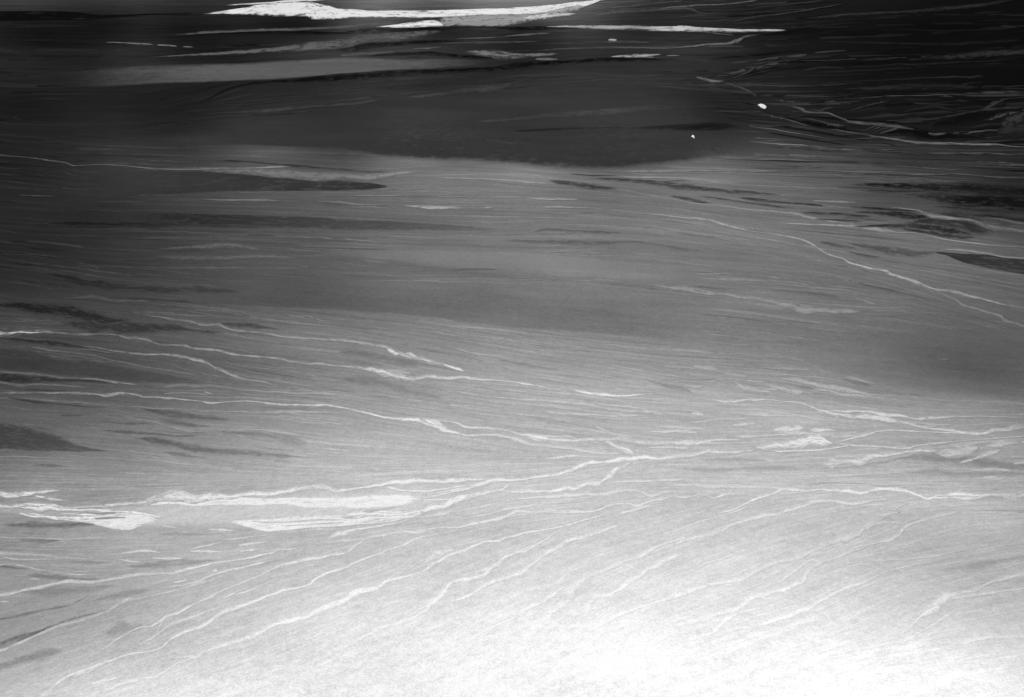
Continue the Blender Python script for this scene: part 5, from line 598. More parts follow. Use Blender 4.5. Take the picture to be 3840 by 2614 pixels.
('rill', 'long pale rill crossing the lower left from the bottom edge to the centre', 'rill', 'rills running down the near fan', None, '+.11', 4, 's', 0, 0, 0, 1.0, '-1164.5 2004.5 2.9 -3.8 -1129.9 2043.6 2.9 -4.0 -1095.8 2077.4 2.8 -4.1 -1059.5 2108.9 2.8 -4.7 -1014.7 2131.1 2.4 -4.9 -979.3 2135.1 2.4 -4.5 -963.3 2160.4 3.1 -4.4 -941.3 2194.3 3.1 -5.1 -913.2 2211.3 3.2 -6.4 -888.0 2225.0 3.3 -5.4 -884.9 2242.8 2.7 -4.6 -838.7 2274.8 2.2 -4.5 -788.2 2311.2 2.5 -4.9 -760.9 2341.2 3.6 -7.0 -732.2 2367.8 2.9 -6.2 -694.8 2398.8 2.5 -6.1 -625.7 2433.9 2.5 -6.7 -574.2 2474.2 2.9 -7.5 -515.5 2519.6 3.2 -7.9 -497.9 2545.2 4.4 -10.2 -472.8 2566.6 2.5 -8.1 -428.4 2587.8 2.1 -5.8 -409.1 2623.6 2.2 -6.4 -354.2 2649.9 1.3 -5.4 -308.3 2676.9 1.5 -5.4 -276.4 2704.7 2.0 -4.9 -259.6 2743.1 2.4 -5.8 -222.3 2781.9 1.5 -5.6 -168.9 2821.3 1.3 -5.2 -124.5 2861.9 1.3 -5.3 -94.2 2884.6 0.7 -5.7 -52.9 2887.2 0.6 -5.2 -16.7 2918.8 0.9 -6.2 46.3 2945.3 0.5 -6.4 126.3 2972.2 0.3 -5.4 185.7 2994.0 0.4 -5.4 235.9 3027.3 0.4 -5.5 319.9 3066.5 0.2 -5.0 394.8 3106.1 0.1 -4.5 525.3 3177.1 0 -2.3'),
('channel', None, None, None, 350, '+.08', 4, 's', 0, 0, 0, 1.0, '-979.9 2221.6 0.5 -1.4 -917.7 2225.5 1.2 -3.6 -879.5 2224.8 0.4 -1.4'),
('channel', None, None, None, 350, '+.08', 4, 's', 0, 0, 0, 1.0, '-1147.0 2104.2 0.9 -1.6 -1114.0 2123.1 2.5 -4.5 -1077.9 2135.6 0.8 -1.6'),
('channel', None, None, None, 350, '+.07', 3, 's', 0, 0, 0, 1.0, '-298.7 2734.2 0.7 -1.7 -253.3 2792.6 4.4 -13.6 -214.7 2822.1 1.2 -5.9 -184.6 2829.8 0.2 -2.0'),
('rill', 'upper rill joining the kinked wash left of the right hand junction', 'rill', 'rills running down the near fan', None, '+.10', 4, 's', 0, 0, 0, 1.0, '-704.8 2879.0 1.0 -4.1 -603.5 2892.5 1.6 -7.8 -542.5 2901.6 1.2 -5.7 -477.4 2921.3 1.3 -5.8 -402.2 2951.7 1.1 -6.4 -338.7 2950.5 0.7 -4.8 -282.9 2979.9 0.9 -5.9 -203.9 2994.1 0.7 -6.6 -151.1 3007.9 0.9 -7.1 -87.4 3033.0 0.8 -7.2 -22.8 3057.5 0.8 -6.1 20.8 3091.7 0.5 -6.2 75.7 3097.2 0 -5.8 141.7 3100.3 -0.2 -6.4 213.1 3102.1 -0.3 -6.4 295.6 3103.8 -0.3 -7.0 330.1 3120.9 0.6 -7.8 354.3 3144.2 0 -8.1 439.5 3160.7 -0.8 -7.7 465.9 3148.4 -0.5 -8.2 514.1 3177.3 -0.1 -6.9 585.5 3205.8 -0.3 -7.6 610.4 3221.0 -1.1 -7.8 656.2 3210.3 -1.4 -7.8 683.3 3215.8 -0.7 -7.1 725.6 3230.6 -1.7 -7.8 759.7 3202.0 -1.7 -7.8 797.0 3219.3 -0.2 -7.4 844.6 3257.4 -1.1 -9.6 871.2 3248.3 -2.8 -8.2 938.7 3197.4 -0.9 -2.3'),
('channel', None, None, None, 354, '+.08', 3, 's', 0, 0, 0, 1.0, '-153.1 3057.3 0.4 -2.8 -88.6 3083.1 0.8 -5.6 -6.6 3129.0 0.6 -5.7 76.9 3158.2 0.4 -6.4 105.2 3172.3 0.2 -2.3'),
('channel', None, None, None, 354, '+.07', 3, 's', 0, 0, 0, 1.0, '-35.0 3203.6 0.1 -2.4 134.7 3217.8 -0.1 -5.4 306.3 3240.9 -0.2 -6.1 393.3 3258.1 -0.3 -6.1 458.2 3275.4 -0.8 -8.0 491.0 3262.5 -2.0 -7.6 521.3 3231.3 -1.1 -7.3 591.8 3248.1 -0.8 -6.1 661.2 3240.5 -0.9 -4.8 675.5 3236.5 -0.5 -2.4'),
('channel', None, None, None, 354, '+.07', 3, 's', 0, 0, 0, 1.0, '-33.7 3059.8 0.2 -2.8 48.1 3082.3 0.3 -5.1 130.8 3105.0 0.0 -5.8 197.0 3108.1 -0.2 -5.8 252.5 3115.9 -0.1 -2.3'),
('channel', None, None, None, 354, '+.06', 3, 's', 0, 0, 0, 1.0, '-198.8 3101.0 0.4 -2.2 -101.2 3146.9 0.6 -4.6 21.4 3206.0 0.2 -2.3'),
('channel', None, None, None, 354, '+.07', 3, 's', 0, 0, 0, 1.0, '372.2 3339.0 -0.2 -2.5 489.7 3347.0 -0.5 -5.0 607.5 3353.3 -0.9 -6.3 679.7 3351.7 -0.5 -3.1'),
('channel', None, None, None, 354, '+.06', 3, 's', 0, 0, 0, 1.0, '583.9 3310.0 -0.4 -3.1 728.4 3309.3 -1.7 -8.7 840.5 3292.0 -1.4 -6.2 953.7 3283.8 -0.8 -3.1'),
('channel', None, None, None, 354, '+.07', 3, 's', 0, 0, 0, 1.0, '-327.6 3065.9 0.5 -2.8 -253.2 3093.4 1.3 -7.8 -221.3 3110.3 0.5 -2.8'),
('channel', None, None, None, 354, '+.08', 3, 's', 0, 0, 0, 1.0, '392.6 3085.2 0.0 -2.2 438.9 3107.8 0.1 -4.5 522.1 3153.3 0 -2.8'),
('dry_wash', 'wash near the right edge below the soft pale lobe with bright dashes', 'dry wash', 'dry washes crossing the desert floor', None, '+.12', 4, 's', 0, 0, 0, 1.0, '705.6 3034.4 0 -2.6 819.3 3112.2 -0.1 -5.4 886.0 3163.7 -0.2 -6.6 939.0 3198.6 -0.6 -7.4 991.4 3228.0 -0.5 -7.4 1034.8 3264.2 -1.3 -7.8 1086.7 3266.0 -2.7 -9.2 1118.5 3257.0 -2.0 -7.4 1179.1 3268.9 -1.9 -6.8 1229.4 3264.7 -2.6 -8.0 1268.5 3261.9 -2.5 -8.0 1293.3 3267.9 -3.8 -9.8 1325.0 3242.9 -2.8 -7.3 1366.8 3248.7 -1.5 -5.5 1407.4 3267.0 -3.9 -12.4 1451.7 3262.7 -4.4 -11.1 1505.2 3253.3 -4.2 -9.1 1544.1 3221.7 -4.1 -7.5 1565.4 3190.6 -4.1 -9.7 1614.4 3214.2 -4.0 -11.0 1686.9 3212.5 -5.4 -12.2 1750.9 3204.5 -4.5 -10.4 1835.2 3216.7 -4.7 -10.4 1895.0 3212.2 -4.9 -10.4 2042.4 3225.5 -4.9 -9.9'),
('channel', None, None, None, 363, '+.11', 4, 's', 0, 0, 0, 1.0, '1553.8 3189.5 -1.2 -3.0 1634.6 3195.2 -3.6 -8.5 1715.1 3187.0 -3.8 -9.1 1839.6 3214.1 -4.0 -8.6 1869.2 3182.1 -4.1 -7.1 1898.0 3172.4 -1.2 -2.4 2007.5 3158.5 -1.3 -2.4'),
('bright_bed', None, None, None, 363, '+.12', 5, 's', 0, 0, 0, 1.0, '1367.7 3251.2 -0.6 -2.4 1413.6 3268.1 -3.2 -9.9 1457.3 3262.7 -3.5 -8.7 1504.7 3252.1 -1.0 -2.5'),
('channel', None, None, None, 363, '+.07', 4, 's', 0, 0, 0, 1.0, '815.5 3311.2 -0.6 -2.5 926.5 3290.5 -1.4 -5.6 1005.2 3283.1 -1.6 -5.5 1046.8 3266.5 -0.8 -2.4'),
('rill', 'soft pale rill from the lower left of centre fanning upward in two threads', 'rill', 'rills running down the near fan', None, '+.08', 4, 's', 0, 0, 0, 1.0, '-566.5 2182.0 2.2 -4.3 -495.0 2251.4 2.4 -5.2 -457.9 2287.3 2.2 -4.5 -402.1 2354.3 2.4 -5.5 -381.5 2365.6 1.5 -5.3 -318.2 2395.8 3.5 -11.2 -277.4 2439.3 4.6 -9.3 -250.2 2496.9 4.2 -7.8 -216.7 2547.8 4.4 -7.8 -192.1 2609.7 2.4 -7.3 -126.2 2635.9 1.2 -5.7 -79.1 2681.9 1.8 -5.2 -45.7 2739.3 1.9 -4.7 -16.1 2778.5 1.3 -4.9 44.9 2828.7 1.0 -4.7 113.1 2890.9 1.0 -4.7 179.0 2966.3 0.8 -4.5 245.5 3010.3 0.2 -2.1'),
('channel', None, None, None, 367, '+.08', 4, 's', 0, 0, 0, 1.0, '-231.7 2496.5 0.4 -2.1 -168.3 2520.9 0.9 -4.6 -122.9 2550.5 1.3 -4.3 -77.4 2607.7 1.4 -4.3 -39.6 2643.9 1.3 -6.0 18.5 2680.6 1.1 -5.7 58.2 2718.6 1.3 -5.1 93.9 2757.5 1.6 -4.9 131.1 2817.7 1.4 -4.6 174.0 2864.1 0.7 -4.9 254.9 2916.7 0.5 -5.1 338.3 2970.6 0.2 -5.8 421.9 3006.4 0 -6.0 444.9 3019.5 0.1 -2.2'),
('channel', None, None, None, 367, '+.06', 3, 's', 0, 0, 0, 1.0, '-127.3 2663.8 0.6 -2.2 -50.5 2729.6 2.8 -10.5 -21.0 2768.6 0.6 -1.7'),
('channel', None, None, None, 367, '+.07', 3, 's', 0, 0, 0, 1.0, '-534.8 2082.3 1.0 -1.6 -502.7 2127.4 1.8 -3.4 -458.5 2167.0 2.0 -3.4 -445.6 2208.1 1.0 -1.1'),
('channel', None, None, None, 367, '+.07', 3, 's', 0, 0, 0, 1.0, '-540.3 2174.9 0.6 -1.2 -504.7 2208.9 2.3 -4.2 -485.4 2244.1 2.5 -2.5 -487.0 2280.4 1.1 -0.4'),
('rill', 'widest pale rill winding up through the right of centre foreground', 'rill', 'rills running down the near fan', None, '+.07', 4, 's', 0, 0, 0, 1.0, '7.5 2201.2 1.7 -2.1 51.1 2301.5 5.0 -5.8 65.0 2346.9 5.6 -8.4 97.3 2393.4 5.2 -11.5 130.5 2441.5 4.4 -8.7 160.7 2499.7 5.9 -11.0 186.2 2542.6 5.6 -9.6 213.7 2604.8 3.5 -7.7 250.6 2650.7 1.1 -6.3 312.5 2692.9 0.7 -7.2 365.1 2726.5 0.6 -6.8 419.3 2765.5 0.7 -5.8 476.9 2820.6 0.7 -6.4 534.6 2866.6 0.2 -6.4 605.4 2907.9 -0.9 -6.9 571.6 2871.4 -0.3 1.8'),
('channel', None, None, None, 372, '+.08', 4, 's', 0, 0, 0, 1.0, '514.8 2835.6 0.1 -2.9 571.6 2871.4 0.0 -7.5 617.3 2897.1 -0.2 -7.6 686.5 2933.4 -0.3 -7.7 763.4 2975.4 -0.3 -7.3 837.9 3023.9 -0.3 -7.3 895.4 3062.3 -1.1 -8.3 987.7 3083.5 -1.1 -6.7 1016.2 3108.5 -0.8 -7.7 1086.3 3142.6 -1.2 -7.4 1137.4 3165.8 -1.7 -7.1 1187.4 3165.2 -2.0 -6.6 1287.4 3164.1 -1.9 -6.0 1450.8 3183.9 -0.8 -2.4'),
('channel', None, None, None, 372, '+.07', 3, 's', 0, 0, 0, 1.0, '556.5 2940.8 0.1 -3.0 646.2 3003.0 -0.1 -5.3 735.3 3048.4 -0.4 -6.5 815.1 3092.5 -0.2 -4.4 879.3 3134.3 -0.1 -2.2'),
('rill', 'short faint rill in the washed out foreground below the widest rill', 'rill', 'rills running down the near fan', None, '+.05', 3, 's', 0, 0, 0, 1.0, '-113.5 2303.9 0.7 -1.9 -71.3 2348.7 1.7 -5.1 -18.8 2394.8 1.8 -6.0 40.0 2450.6 1.5 -5.5 96.1 2500.2 1.3 -4.9 134.8 2543.0 1.3 -4.4 179.8 2596.0 0.4 -1.5'),
('rill', 'soft broad rill right of the widest one in the pale foreground', 'rill', 'rills running down the near fan', None, '+.06', 3, 's', 0, 0, 0, 1.0, '176.6 2376.7 0.8 -2.6 220.0 2424.3 2.1 -3.7 233.2 2482.2 3.2 -5.4 268.2 2516.0 1.2 -7.0 323.2 2555.0 1.5 -7.8 393.3 2631.4 2.0 -9.4 448.9 2687.4 1.7 -9.8 506.4 2745.1 1.0 -9.7 587.9 2804.2 1.0 -8.8 595.5 2829.6 1.3 -0.8'),
('channel', None, None, None, 376, '+.05', 4, 's', 0, 0, 0, 1.0, '235.1 2329.6 0.6 -1.9 308.4 2407.4 1.1 -5.7 381.5 2456.0 0.5 -7.9 480.1 2506.1 0.1 -9.0 543.3 2540.3 0.2 -6.6 594.7 2575.2 -0.2 -6.0 670.9 2601.4 -0.4 -5.7 768.0 2650.5 -0.2 -5.7 816.7 2692.1 0.1 -4.7 876.5 2734.4 -0.6 -5.2 939.5 2747.6 -0.7 -5.2 1013.2 2795.8 -0.6 -6.5 1088.9 2845.4 -0.8 -8.1 1154.8 2891.3 -0.8 -9.5 1198.1 2928.1 -0.3 -6.6 1287.4 3004.1 -0.5 -6.0 1361.2 3060.2 -1.0 -6.4 1417.3 3094.5 -0.6 -5.2 1399.7 3091.2 0.1 -4.5 1463.5 3143.8 -1.3 -6.2 1521.1 3163.3 -0.7 -2.4'),
('rill', 'twin rill with an eyelet island climbing toward the right edge', 'rill', 'rills running down the near fan', None, '+.07', 4, 's', 0, 0, 0, 1.0, '516.5 2365.8 0.1 -3.7 585.8 2405.0 -0.1 -5.0 664.2 2436.7 0.1 -7.6 711.6 2486.3 1.5 -8.2 748.1 2524.4 -0.1 -8.8 810.2 2549.6 -1.0 -8.6 883.8 2579.2 -0.4 -7.5 929.4 2623.7 1.4 -5.9 964.5 2679.1 0.8 -6.7 1020.9 2721.0 -0.6 -7.2 1093.5 2763.5 -0.6 -6.4 1173.1 2822.5 -1.2 -7.7 1263.4 2862.2 -1.7 -8.1 1347.5 2908.6 -0.7 -6.6 1396.4 2968.3 -0.4 -7.3 1446.3 3001.2 -2.0 -8.6 1526.1 3039.8 -2.7 -9.0 1607.9 3067.2 -2.3 -6.8 1693.2 3100.5 -0.8 -2.3'),
('channel', None, None, None, 378, '+.06', 4, 's', 0, 0, 0, 1.0, '855.6 2597.9 0.3 -1.3 891.5 2643.2 0.7 -4.4 930.6 2679.9 0.4 -3.9 979.6 2731.9 0.0 -4.2 1008.5 2745.9 -2.0 -5.9 1019.3 2723.9 -1.0 -1.6'),
('channel', None, None, None, 378, '+.06', 4, 's', 0, 0, 0, 1.0, '503.4 2289.0 0.1 -2.8 531.9 2303.8 -0.2 -6.6 578.0 2318.5 0.2 -5.7 616.3 2356.8 1.6 -5.2 648.3 2404.2 1.0 -6.0 689.4 2428.1 -0.4 -6.3 769.0 2458.3 -0.2 -2.0'),
('channel', None, None, None, 378, '+.05', 4, 's', 0, 0, 0, 1.0, '604.1 2318.2 0.0 -1.8 643.7 2340.8 -0.4 -5.3 738.6 2370.8 -0.5 -4.6 808.6 2401.6 -0.4 -4.6 877.8 2441.1 -0.2 -4.2 946.7 2489.9 -0.2 -4.6 1010.3 2531.5 -0.3 -5.5 1066.2 2574.4 -0.5 -4.9 1153.6 2622.1 -0.7 -4.7 1234.0 2671.5 -1.0 -4.5 1305.6 2693.6 -1.4 -4.7 1396.0 2723.6 -0.6 -1.9'),
('channel', None, None, None, 378, '+.07', 4, 's', 0, 0, 0, 1.0, '1196.3 2922.7 -0.2 -1.9 1252.8 2965.5 -0.8 -6.1 1313.9 3003.7 -2.3 -7.8 1391.3 2996.6 -2.3 -5.6 1408.1 2985.0 -1.1 -2.2'),
('channel', None, None, None, 378, '+.05', 4, 's', 0, 0, 0, 1.0, '936.8 2737.8 -0.5 -2.0 1047.9 2744.8 -1.1 -4.9 1138.0 2792.6 -0.8 -4.8 1216.9 2831.8 -0.4 -2.0'),
('rill', 'pale rill with a bright knot in the lower right corner', 'rill', 'rills running down the near fan', None, '+.08', 4, 's', 0, 0, 0, 1.0, '1167.5 2338.1 0.4 -2.2 1227.0 2399.6 0.7 -4.6 1273.3 2447.5 0.9 -11.1 1309.5 2480.1 -2.1 -12.3 1395.8 2520.9 -2.1 -7.5 1451.4 2541.6 -1.6 -6.6 1506.8 2580.6 -2.2 -9.1 1580.3 2615.7 -3.8 -11.5 1638.9 2637.9 -4.6 -11.9 1753.5 2673.4 -4.3 -10.3'),
('channel', None, None, None, 384, '+.06', 3, 's', 0, 0, 0, 1.0, '1326.5 2488.2 -0.7 -2.1 1388.3 2503.8 -3.6 -10.1 1464.5 2519.3 -2.3 -6.0 1607.3 2551.5 -2.2 -5.2 1674.7 2568.1 -1.1 -2.6'),
('channel', None, None, None, 384, '+.05', 3, 's', 0, 0, 0, 1.0, '1245.2 2254.0 -0.5 -1.7 1285.7 2269.1 -1.2 -4.2 1335.5 2285.0 -2.1 -5.1 1443.3 2286.4 -2.1 -4.4 1530.0 2288.4 -1.5 -2.9'),
('channel', None, None, None, 384, '+.04', 3, 's', 0, 0, 0, 1.0, '1001.4 2187.9 -0.5 -2.0 1138.6 2220.4 -2.5 -8.4 1229.2 2236.3 -1.0 -2.8'),
('dark_streak', None, None, None, 384, '-.05', 2, 's', 0, 0, 0, 1.0, '1387.4 2667.4 -1.4 -3.8 1491.7 2684.2 -7.0 -19.0 1606.3 2720.7 -9.3 -24.1 1747.9 2757.3 -6.4 -14.8'),
('channel', None, None, None, 384, '+.05', 3, 's', 0, 0, 0, 1.0, '1167.3 2731.7 -0.6 -2.0 1268.7 2738.8 -1.5 -4.4 1399.2 2755.4 -1.7 -4.9 1515.2 2793.4 -1.8 -5.0 1629.0 2821.8 -1.0 -2.6'),
]

# ---------------------------------------------------------------- soil: film tone at set points, glow and vignette included -> ground colour
def lin(t):
    t = np.clip(t, 0.0, 1.0)
    return np.where(t <= 0.04045, t / 12.92, ((t + 0.055) / 1.055) ** 2.4)

S = np.array([float(v) for v in SOIL_AND_GLOW.split()]).reshape(-1, 3)
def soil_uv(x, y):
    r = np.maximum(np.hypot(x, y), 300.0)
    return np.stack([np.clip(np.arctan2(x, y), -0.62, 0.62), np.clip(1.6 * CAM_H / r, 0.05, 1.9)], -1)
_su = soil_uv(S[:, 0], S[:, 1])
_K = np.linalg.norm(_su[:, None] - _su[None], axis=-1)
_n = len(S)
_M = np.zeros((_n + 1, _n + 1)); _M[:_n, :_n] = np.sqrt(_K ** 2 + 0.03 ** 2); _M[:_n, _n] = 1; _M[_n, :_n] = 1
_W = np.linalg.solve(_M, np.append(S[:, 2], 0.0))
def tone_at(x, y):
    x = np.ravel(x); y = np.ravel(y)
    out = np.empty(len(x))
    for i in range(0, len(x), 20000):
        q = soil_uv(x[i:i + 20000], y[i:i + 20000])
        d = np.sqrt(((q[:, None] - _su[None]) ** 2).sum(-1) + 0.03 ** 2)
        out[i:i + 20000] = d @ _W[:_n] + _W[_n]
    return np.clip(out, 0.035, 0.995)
def tone_albedo(t, x, y):
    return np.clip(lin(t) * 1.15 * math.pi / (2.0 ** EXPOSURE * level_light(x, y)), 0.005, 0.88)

# ---------------------------------------------------------------- materials
def desert_material(name, lo, hi, ragged, braid, halo):
    m = bpy.data.materials.new(name)
    m.use_nodes = True
    nt = m.node_tree; N, L = nt.nodes, nt.links
    N.clear()
    def node(kind, **kw):
        n = N.new(kind)
        for k, v in kw.items(): setattr(n, k, v)
        return n
    def math_(op, a, b=None, clamp=False):
        n = node('ShaderNodeMath', operation=op, use_clamp=clamp)
        for i, v in enumerate((a, b)):
            if v is None: continue
            if isinstance(v, (int, float)): n.inputs[i].default_value = v
            else: L.new(v, n.inputs[i])
        return n.outputs[0]
    def attr(a):
        return node('ShaderNodeAttribute', attribute_name=a).outputs['Fac']
    geo = node('ShaderNodeNewGeometry').outputs['Position']
    sep = node('ShaderNodeSeparateXYZ'); L.new(geo, sep.inputs[0])
    def noise(scale, detail, rough, stretch=None, vec=None):
        n = node('ShaderNodeTexNoise')
        n.inputs['Scale'].default_value = scale; n.inputs['Detail'].default_value = detail; n.inputs['Roughness'].default_value = rough
        if stretch:
            mp = node('ShaderNodeMapping', vector_type='TEXTURE'); mp.inputs['Scale'].default_value = stretch[:3]; mp.inputs['Rotation'].default_value = (0, 0, stretch[3])
            L.new(geo, mp.inputs['Vector']); L.new(mp.outputs[0], n.inputs['Vector'])
        else:
            L.new(vec if vec is not None else geo, n.inputs['Vector'])
        return n.outputs['Fac']
    def smooth(v, a, b):
        ss = node('ShaderNodeMapRange', interpolation_type='SMOOTHSTEP')
        ss.inputs['From Min'].default_value = a; ss.inputs['From Max'].default_value = b
        L.new(v, ss.inputs['Value'])
        return ss.outputs[0]
    def lerp(f, a, b):
        mix = node('ShaderNodeMix', data_type='FLOAT')
        L.new(f, mix.inputs[0]); L.new(a, mix.inputs[2]); L.new(b, mix.inputs[3])
        return mix.outputs[0]
    def about(n, k):
        return math_('MULTIPLY', math_('SUBTRACT', n, 0.5), k)
    # gravel mottling and flow streaks, the same everywhere so that neighbouring deposits grade into each other
    fine = noise(1 / 7.0, 2.0, 0.7)
    coarse = noise(1 / 28.0, 3.0, 0.7)
    broad = noise(1 / 420.0, 7.0, 0.62)
    wide = noise(1 / 900.0, 5.0, 0.6, (3.2, 1.0, 1.0, math.radians(-12)))
    near_s = noise(1 / 34.0, 5.0, 0.64, (6.0, 1.0, 1.0, math.radians(29)))
    mid_s = noise(1 / 70.0, 5.0, 0.62, (5.5, 1.0, 1.0, math.radians(-11)))
    far_s = noise(1 / 420.0, 5.0, 0.62, (6.0, 1.0, 1.0, math.radians(8)))
    st = lerp(smooth(sep.outputs[1], 2800.0, 3700.0), near_s, mid_s)
    st = lerp(smooth(sep.outputs[1], 6000.0, 9500.0), st, far_s)
    g = math_('ADD', math_('ADD', about(fine, 0.48), about(coarse, 0.42)), 1.0)
    g = math_('ADD', g, about(broad, 0.30))
    g = math_('ADD', g, about(wide, 0.62))
    g = math_('ADD', g, about(st, 0.36))
    base, tone, mask, amp = attr('base'), attr('tone'), attr('mask'), attr('amp')
    ev = node('ShaderNodeVectorMath', operation='SCALE'); L.new(geo, ev.inputs[0]); L.new(attr('grit'), ev.inputs['Scale'])
    edge = noise(1.0, 5.0, 0.66, vec=ev.outputs[0])
    sv = node('ShaderNodeCombineXYZ'); L.new(attr('run'), sv.inputs[0]); L.new(attr('side'), sv.inputs[1]); L.new(math_('MULTIPLY', attr('grit'), 731.0), sv.inputs[2])
    thread = noise(1.0, 3.0, 0.6, vec=sv.outputs[0])
    ridge = math_('SUBTRACT', 1.0, math_('MULTIPLY', math_('ABSOLUTE', math_('SUBTRACT', thread, 0.5)), 5.0))
    lv = node('ShaderNodeVectorMath', operation='MULTIPLY'); lv.inputs[1].default_value = (3.2, 2.1, 1.0); L.new(sv.outputs[0], lv.inputs[0])
    lace = noise(1.0, 4.0, 0.62, vec=lv.outputs[0])
    mm = math_('MULTIPLY', mask, math_('ADD', math_('ADD', about(edge, 1.2 * ragged), about(lace, 2.6 * ragged)), 1.0))
    m_ = math_('MULTIPLY', smooth(mm, lo, hi), amp)
    m_ = math_('MULTIPLY', m_, math_('ADD', math_('MULTIPLY', smooth(ridge, 0.05, 0.75), braid), 1.0 - braid))
    if halo:
        m_ = math_('MAXIMUM', m_, math_('MULTIPLY', smooth(mask, 0.0, 0.8), halo))
    col = math_('MINIMUM', math_('MULTIPLY', lerp(m_, base, tone), g), 0.9)
    comb = node('ShaderNodeCombineColor')
    for i in range(3): L.new(col, comb.inputs[i])
    bump = node('ShaderNodeBump'); bump.inputs['Strength'].default_value = 0.16; bump.inputs['Distance'].default_value = 6.0
    L.new(broad, bump.inputs['Height'])
    bs = node('ShaderNodeBsdfDiffuse'); bs.inputs['Roughness'].default_value = 0.3
    L.new(comb.outputs[0], bs.inputs['Color']); L.new(bump.outputs[0], bs.inputs['Normal'])
    out = node('ShaderNodeOutputMaterial'); L.new(bs.outputs[0], out.inputs['Surface'])
    return m

MAT = {
    'ground': desert_material('desert_gravel', 0.1, 0.6, 0.5, 0.0, 0),
    'gravel': desert_material('wash_gravel', 0.18, 0.95, 1.35, 0.55, 0.14),
    'dark': desert_material('varnished_gravel', 0.10, 0.90, 1.2, 0.40, 0.12),
    'plain': desert_material('plain_gravel', 0.03, 1.0, 0.5, 0.0, 0),
    'patch': desert_material('terrace_gravel', 0.06, 0.80, 1.1, 0.35, 0.1),
    'sheet': desert_material('flood_gravel', 0.06, 0.60, 1.4, 0.35, 0.50),
    'salt': desert_material('salt_crust', 0.05, 0.75, 1.7, 0.35, 0.20),
    'spot': desert_material('white_spot', 0.2, 0.5, 0.25, 0.0, 0),
    'streak': desert_material('streak_gravel', 0.05, 0.95, 0.3, 0.0, 0),
}

# ---------------------------------------------------------------- mesh helpers
def mesh_object(name, verts, faces, base, tone, mask, mat, origin=(0, 0, 0), parent=None, parent_origin=(0, 0, 0), extra={}):
    o_ = np.asarray(origin, float)
    me = bpy.data.meshes.new(name)
    v = (np.asarray(verts) - o_).astype(np.float32)
    f = np.asarray(faces, np.int32)
    me.vertices.add(len(v)); me.vertices.foreach_set('co', v.ravel())
    me.loops.add(f.size); me.loops.foreach_set('vertex_index', f.ravel())
    me.polygons.add(len(f)); me.polygons.foreach_set('loop_start', np.arange(0, f.size, f.shape[1], dtype=np.int32))
    me.polygons.foreach_set('use_smooth', np.ones(len(f), bool))
    me.update(calc_edges=True)
    one = np.ones(len(v))
    for n, a in (('base', base), ('tone', tone), ('mask', mask), ('amp', extra.get('amp', one)), ('grit', extra.get('grit', one * 0.02)), ('run', extra.get('run', one)), ('side', extra.get('side', one))):
        at = me.attributes.new(n, 'FLOAT', 'POINT'); at.data.foreach_set('value', np.asarray(a, np.float32).ravel())
    me.materials.append(mat)
    o = bpy.data.objects.new(name, me)
    scene.collection.objects.link(o)
    o.location = tuple(o_ - np.asarray(parent_origin, float))
    if parent is not None: o.parent = parent
    return o

def grid_faces(nu, nv, wrap=False):
    i, j = np.meshgrid(np.arange(nu - 1), np.arange(nv - 1), indexing='ij')
    a = (i * nv + j).ravel()
    return np.stack([a, a + nv, a + nv + 1, a + 1], -1)

# ---------------------------------------------------------------- ground, one sheet to the horizon
fineb = np.linspace(-0.66, 0.66, 380)
sideb = np.linspace(0.66, math.pi, 50)[1:]
bear = np.concatenate([-sideb[::-1], fineb, sideb])
rng_ = np.concatenate([np.geomspace(2.0, 1650.0, 34)[:-1], np.geomspace(1650.0, 46000.0, 430), np.geomspace(46000.0, 260000.0, 24)[1:]])
B, R = np.meshgrid(bear, rng_, indexing='ij')
X, Y = (R * np.sin(B)).ravel(), (R * np.cos(B)).ravel()
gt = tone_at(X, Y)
ga = tone_albedo(gt, X, Y)
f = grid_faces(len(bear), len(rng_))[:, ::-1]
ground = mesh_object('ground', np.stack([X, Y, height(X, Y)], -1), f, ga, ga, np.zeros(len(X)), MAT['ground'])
ground['kind'] = 'structure'
ground['label'] = 'bare desert floor of grey gravel, pale near fan whitened by painted glow, dark far away'
ground['category'] = 'ground'

# ---------------------------------------------------------------- deposits laid on the ground
RS = np.random.RandomState(7)
def hermite(t, T, P):
    m = np.gradient(P, T, axis=0)
    if len(T) > 2:
        d = np.diff(P, axis=0) / np.diff(T)[:, None]
        m[1:-1] = 0.5 * (d[1:] + d[:-1])
    k = np.clip(np.searchsorted(T, t) - 1, 0, len(T) - 2)
    h = (T[k + 1] - T[k])[:, None]
    s = ((t - T[k]) / (T[k + 1] - T[k]))[:, None]
    return ((2 * s**3 - 3 * s**2 + 1) * P[k] + (s**3 - 2 * s**2 + s) * h * m[k] + (-2 * s**3 + 3 * s**2) * P[k + 1] + (s**3 - s**2) * h * m[k + 1])

def wobble(n, amp, corr):
    a = RS.normal(size=n + 6 * corr)
    k = np.exp(-0.5 * (np.arange(-3 * corr, 3 * corr + 1) / corr) ** 2); k /= np.sqrt((k ** 2).sum())
    return amp * np.convolve(a, k, 'valid')[:n]

def lift(x, y, order):
    d = np.hypot(x, y)
    return 0.00002 * (order + 1.8) * d * np.sqrt(d / 3000.0) * np.clip(d / 4000.0, 1.0, 2.6)

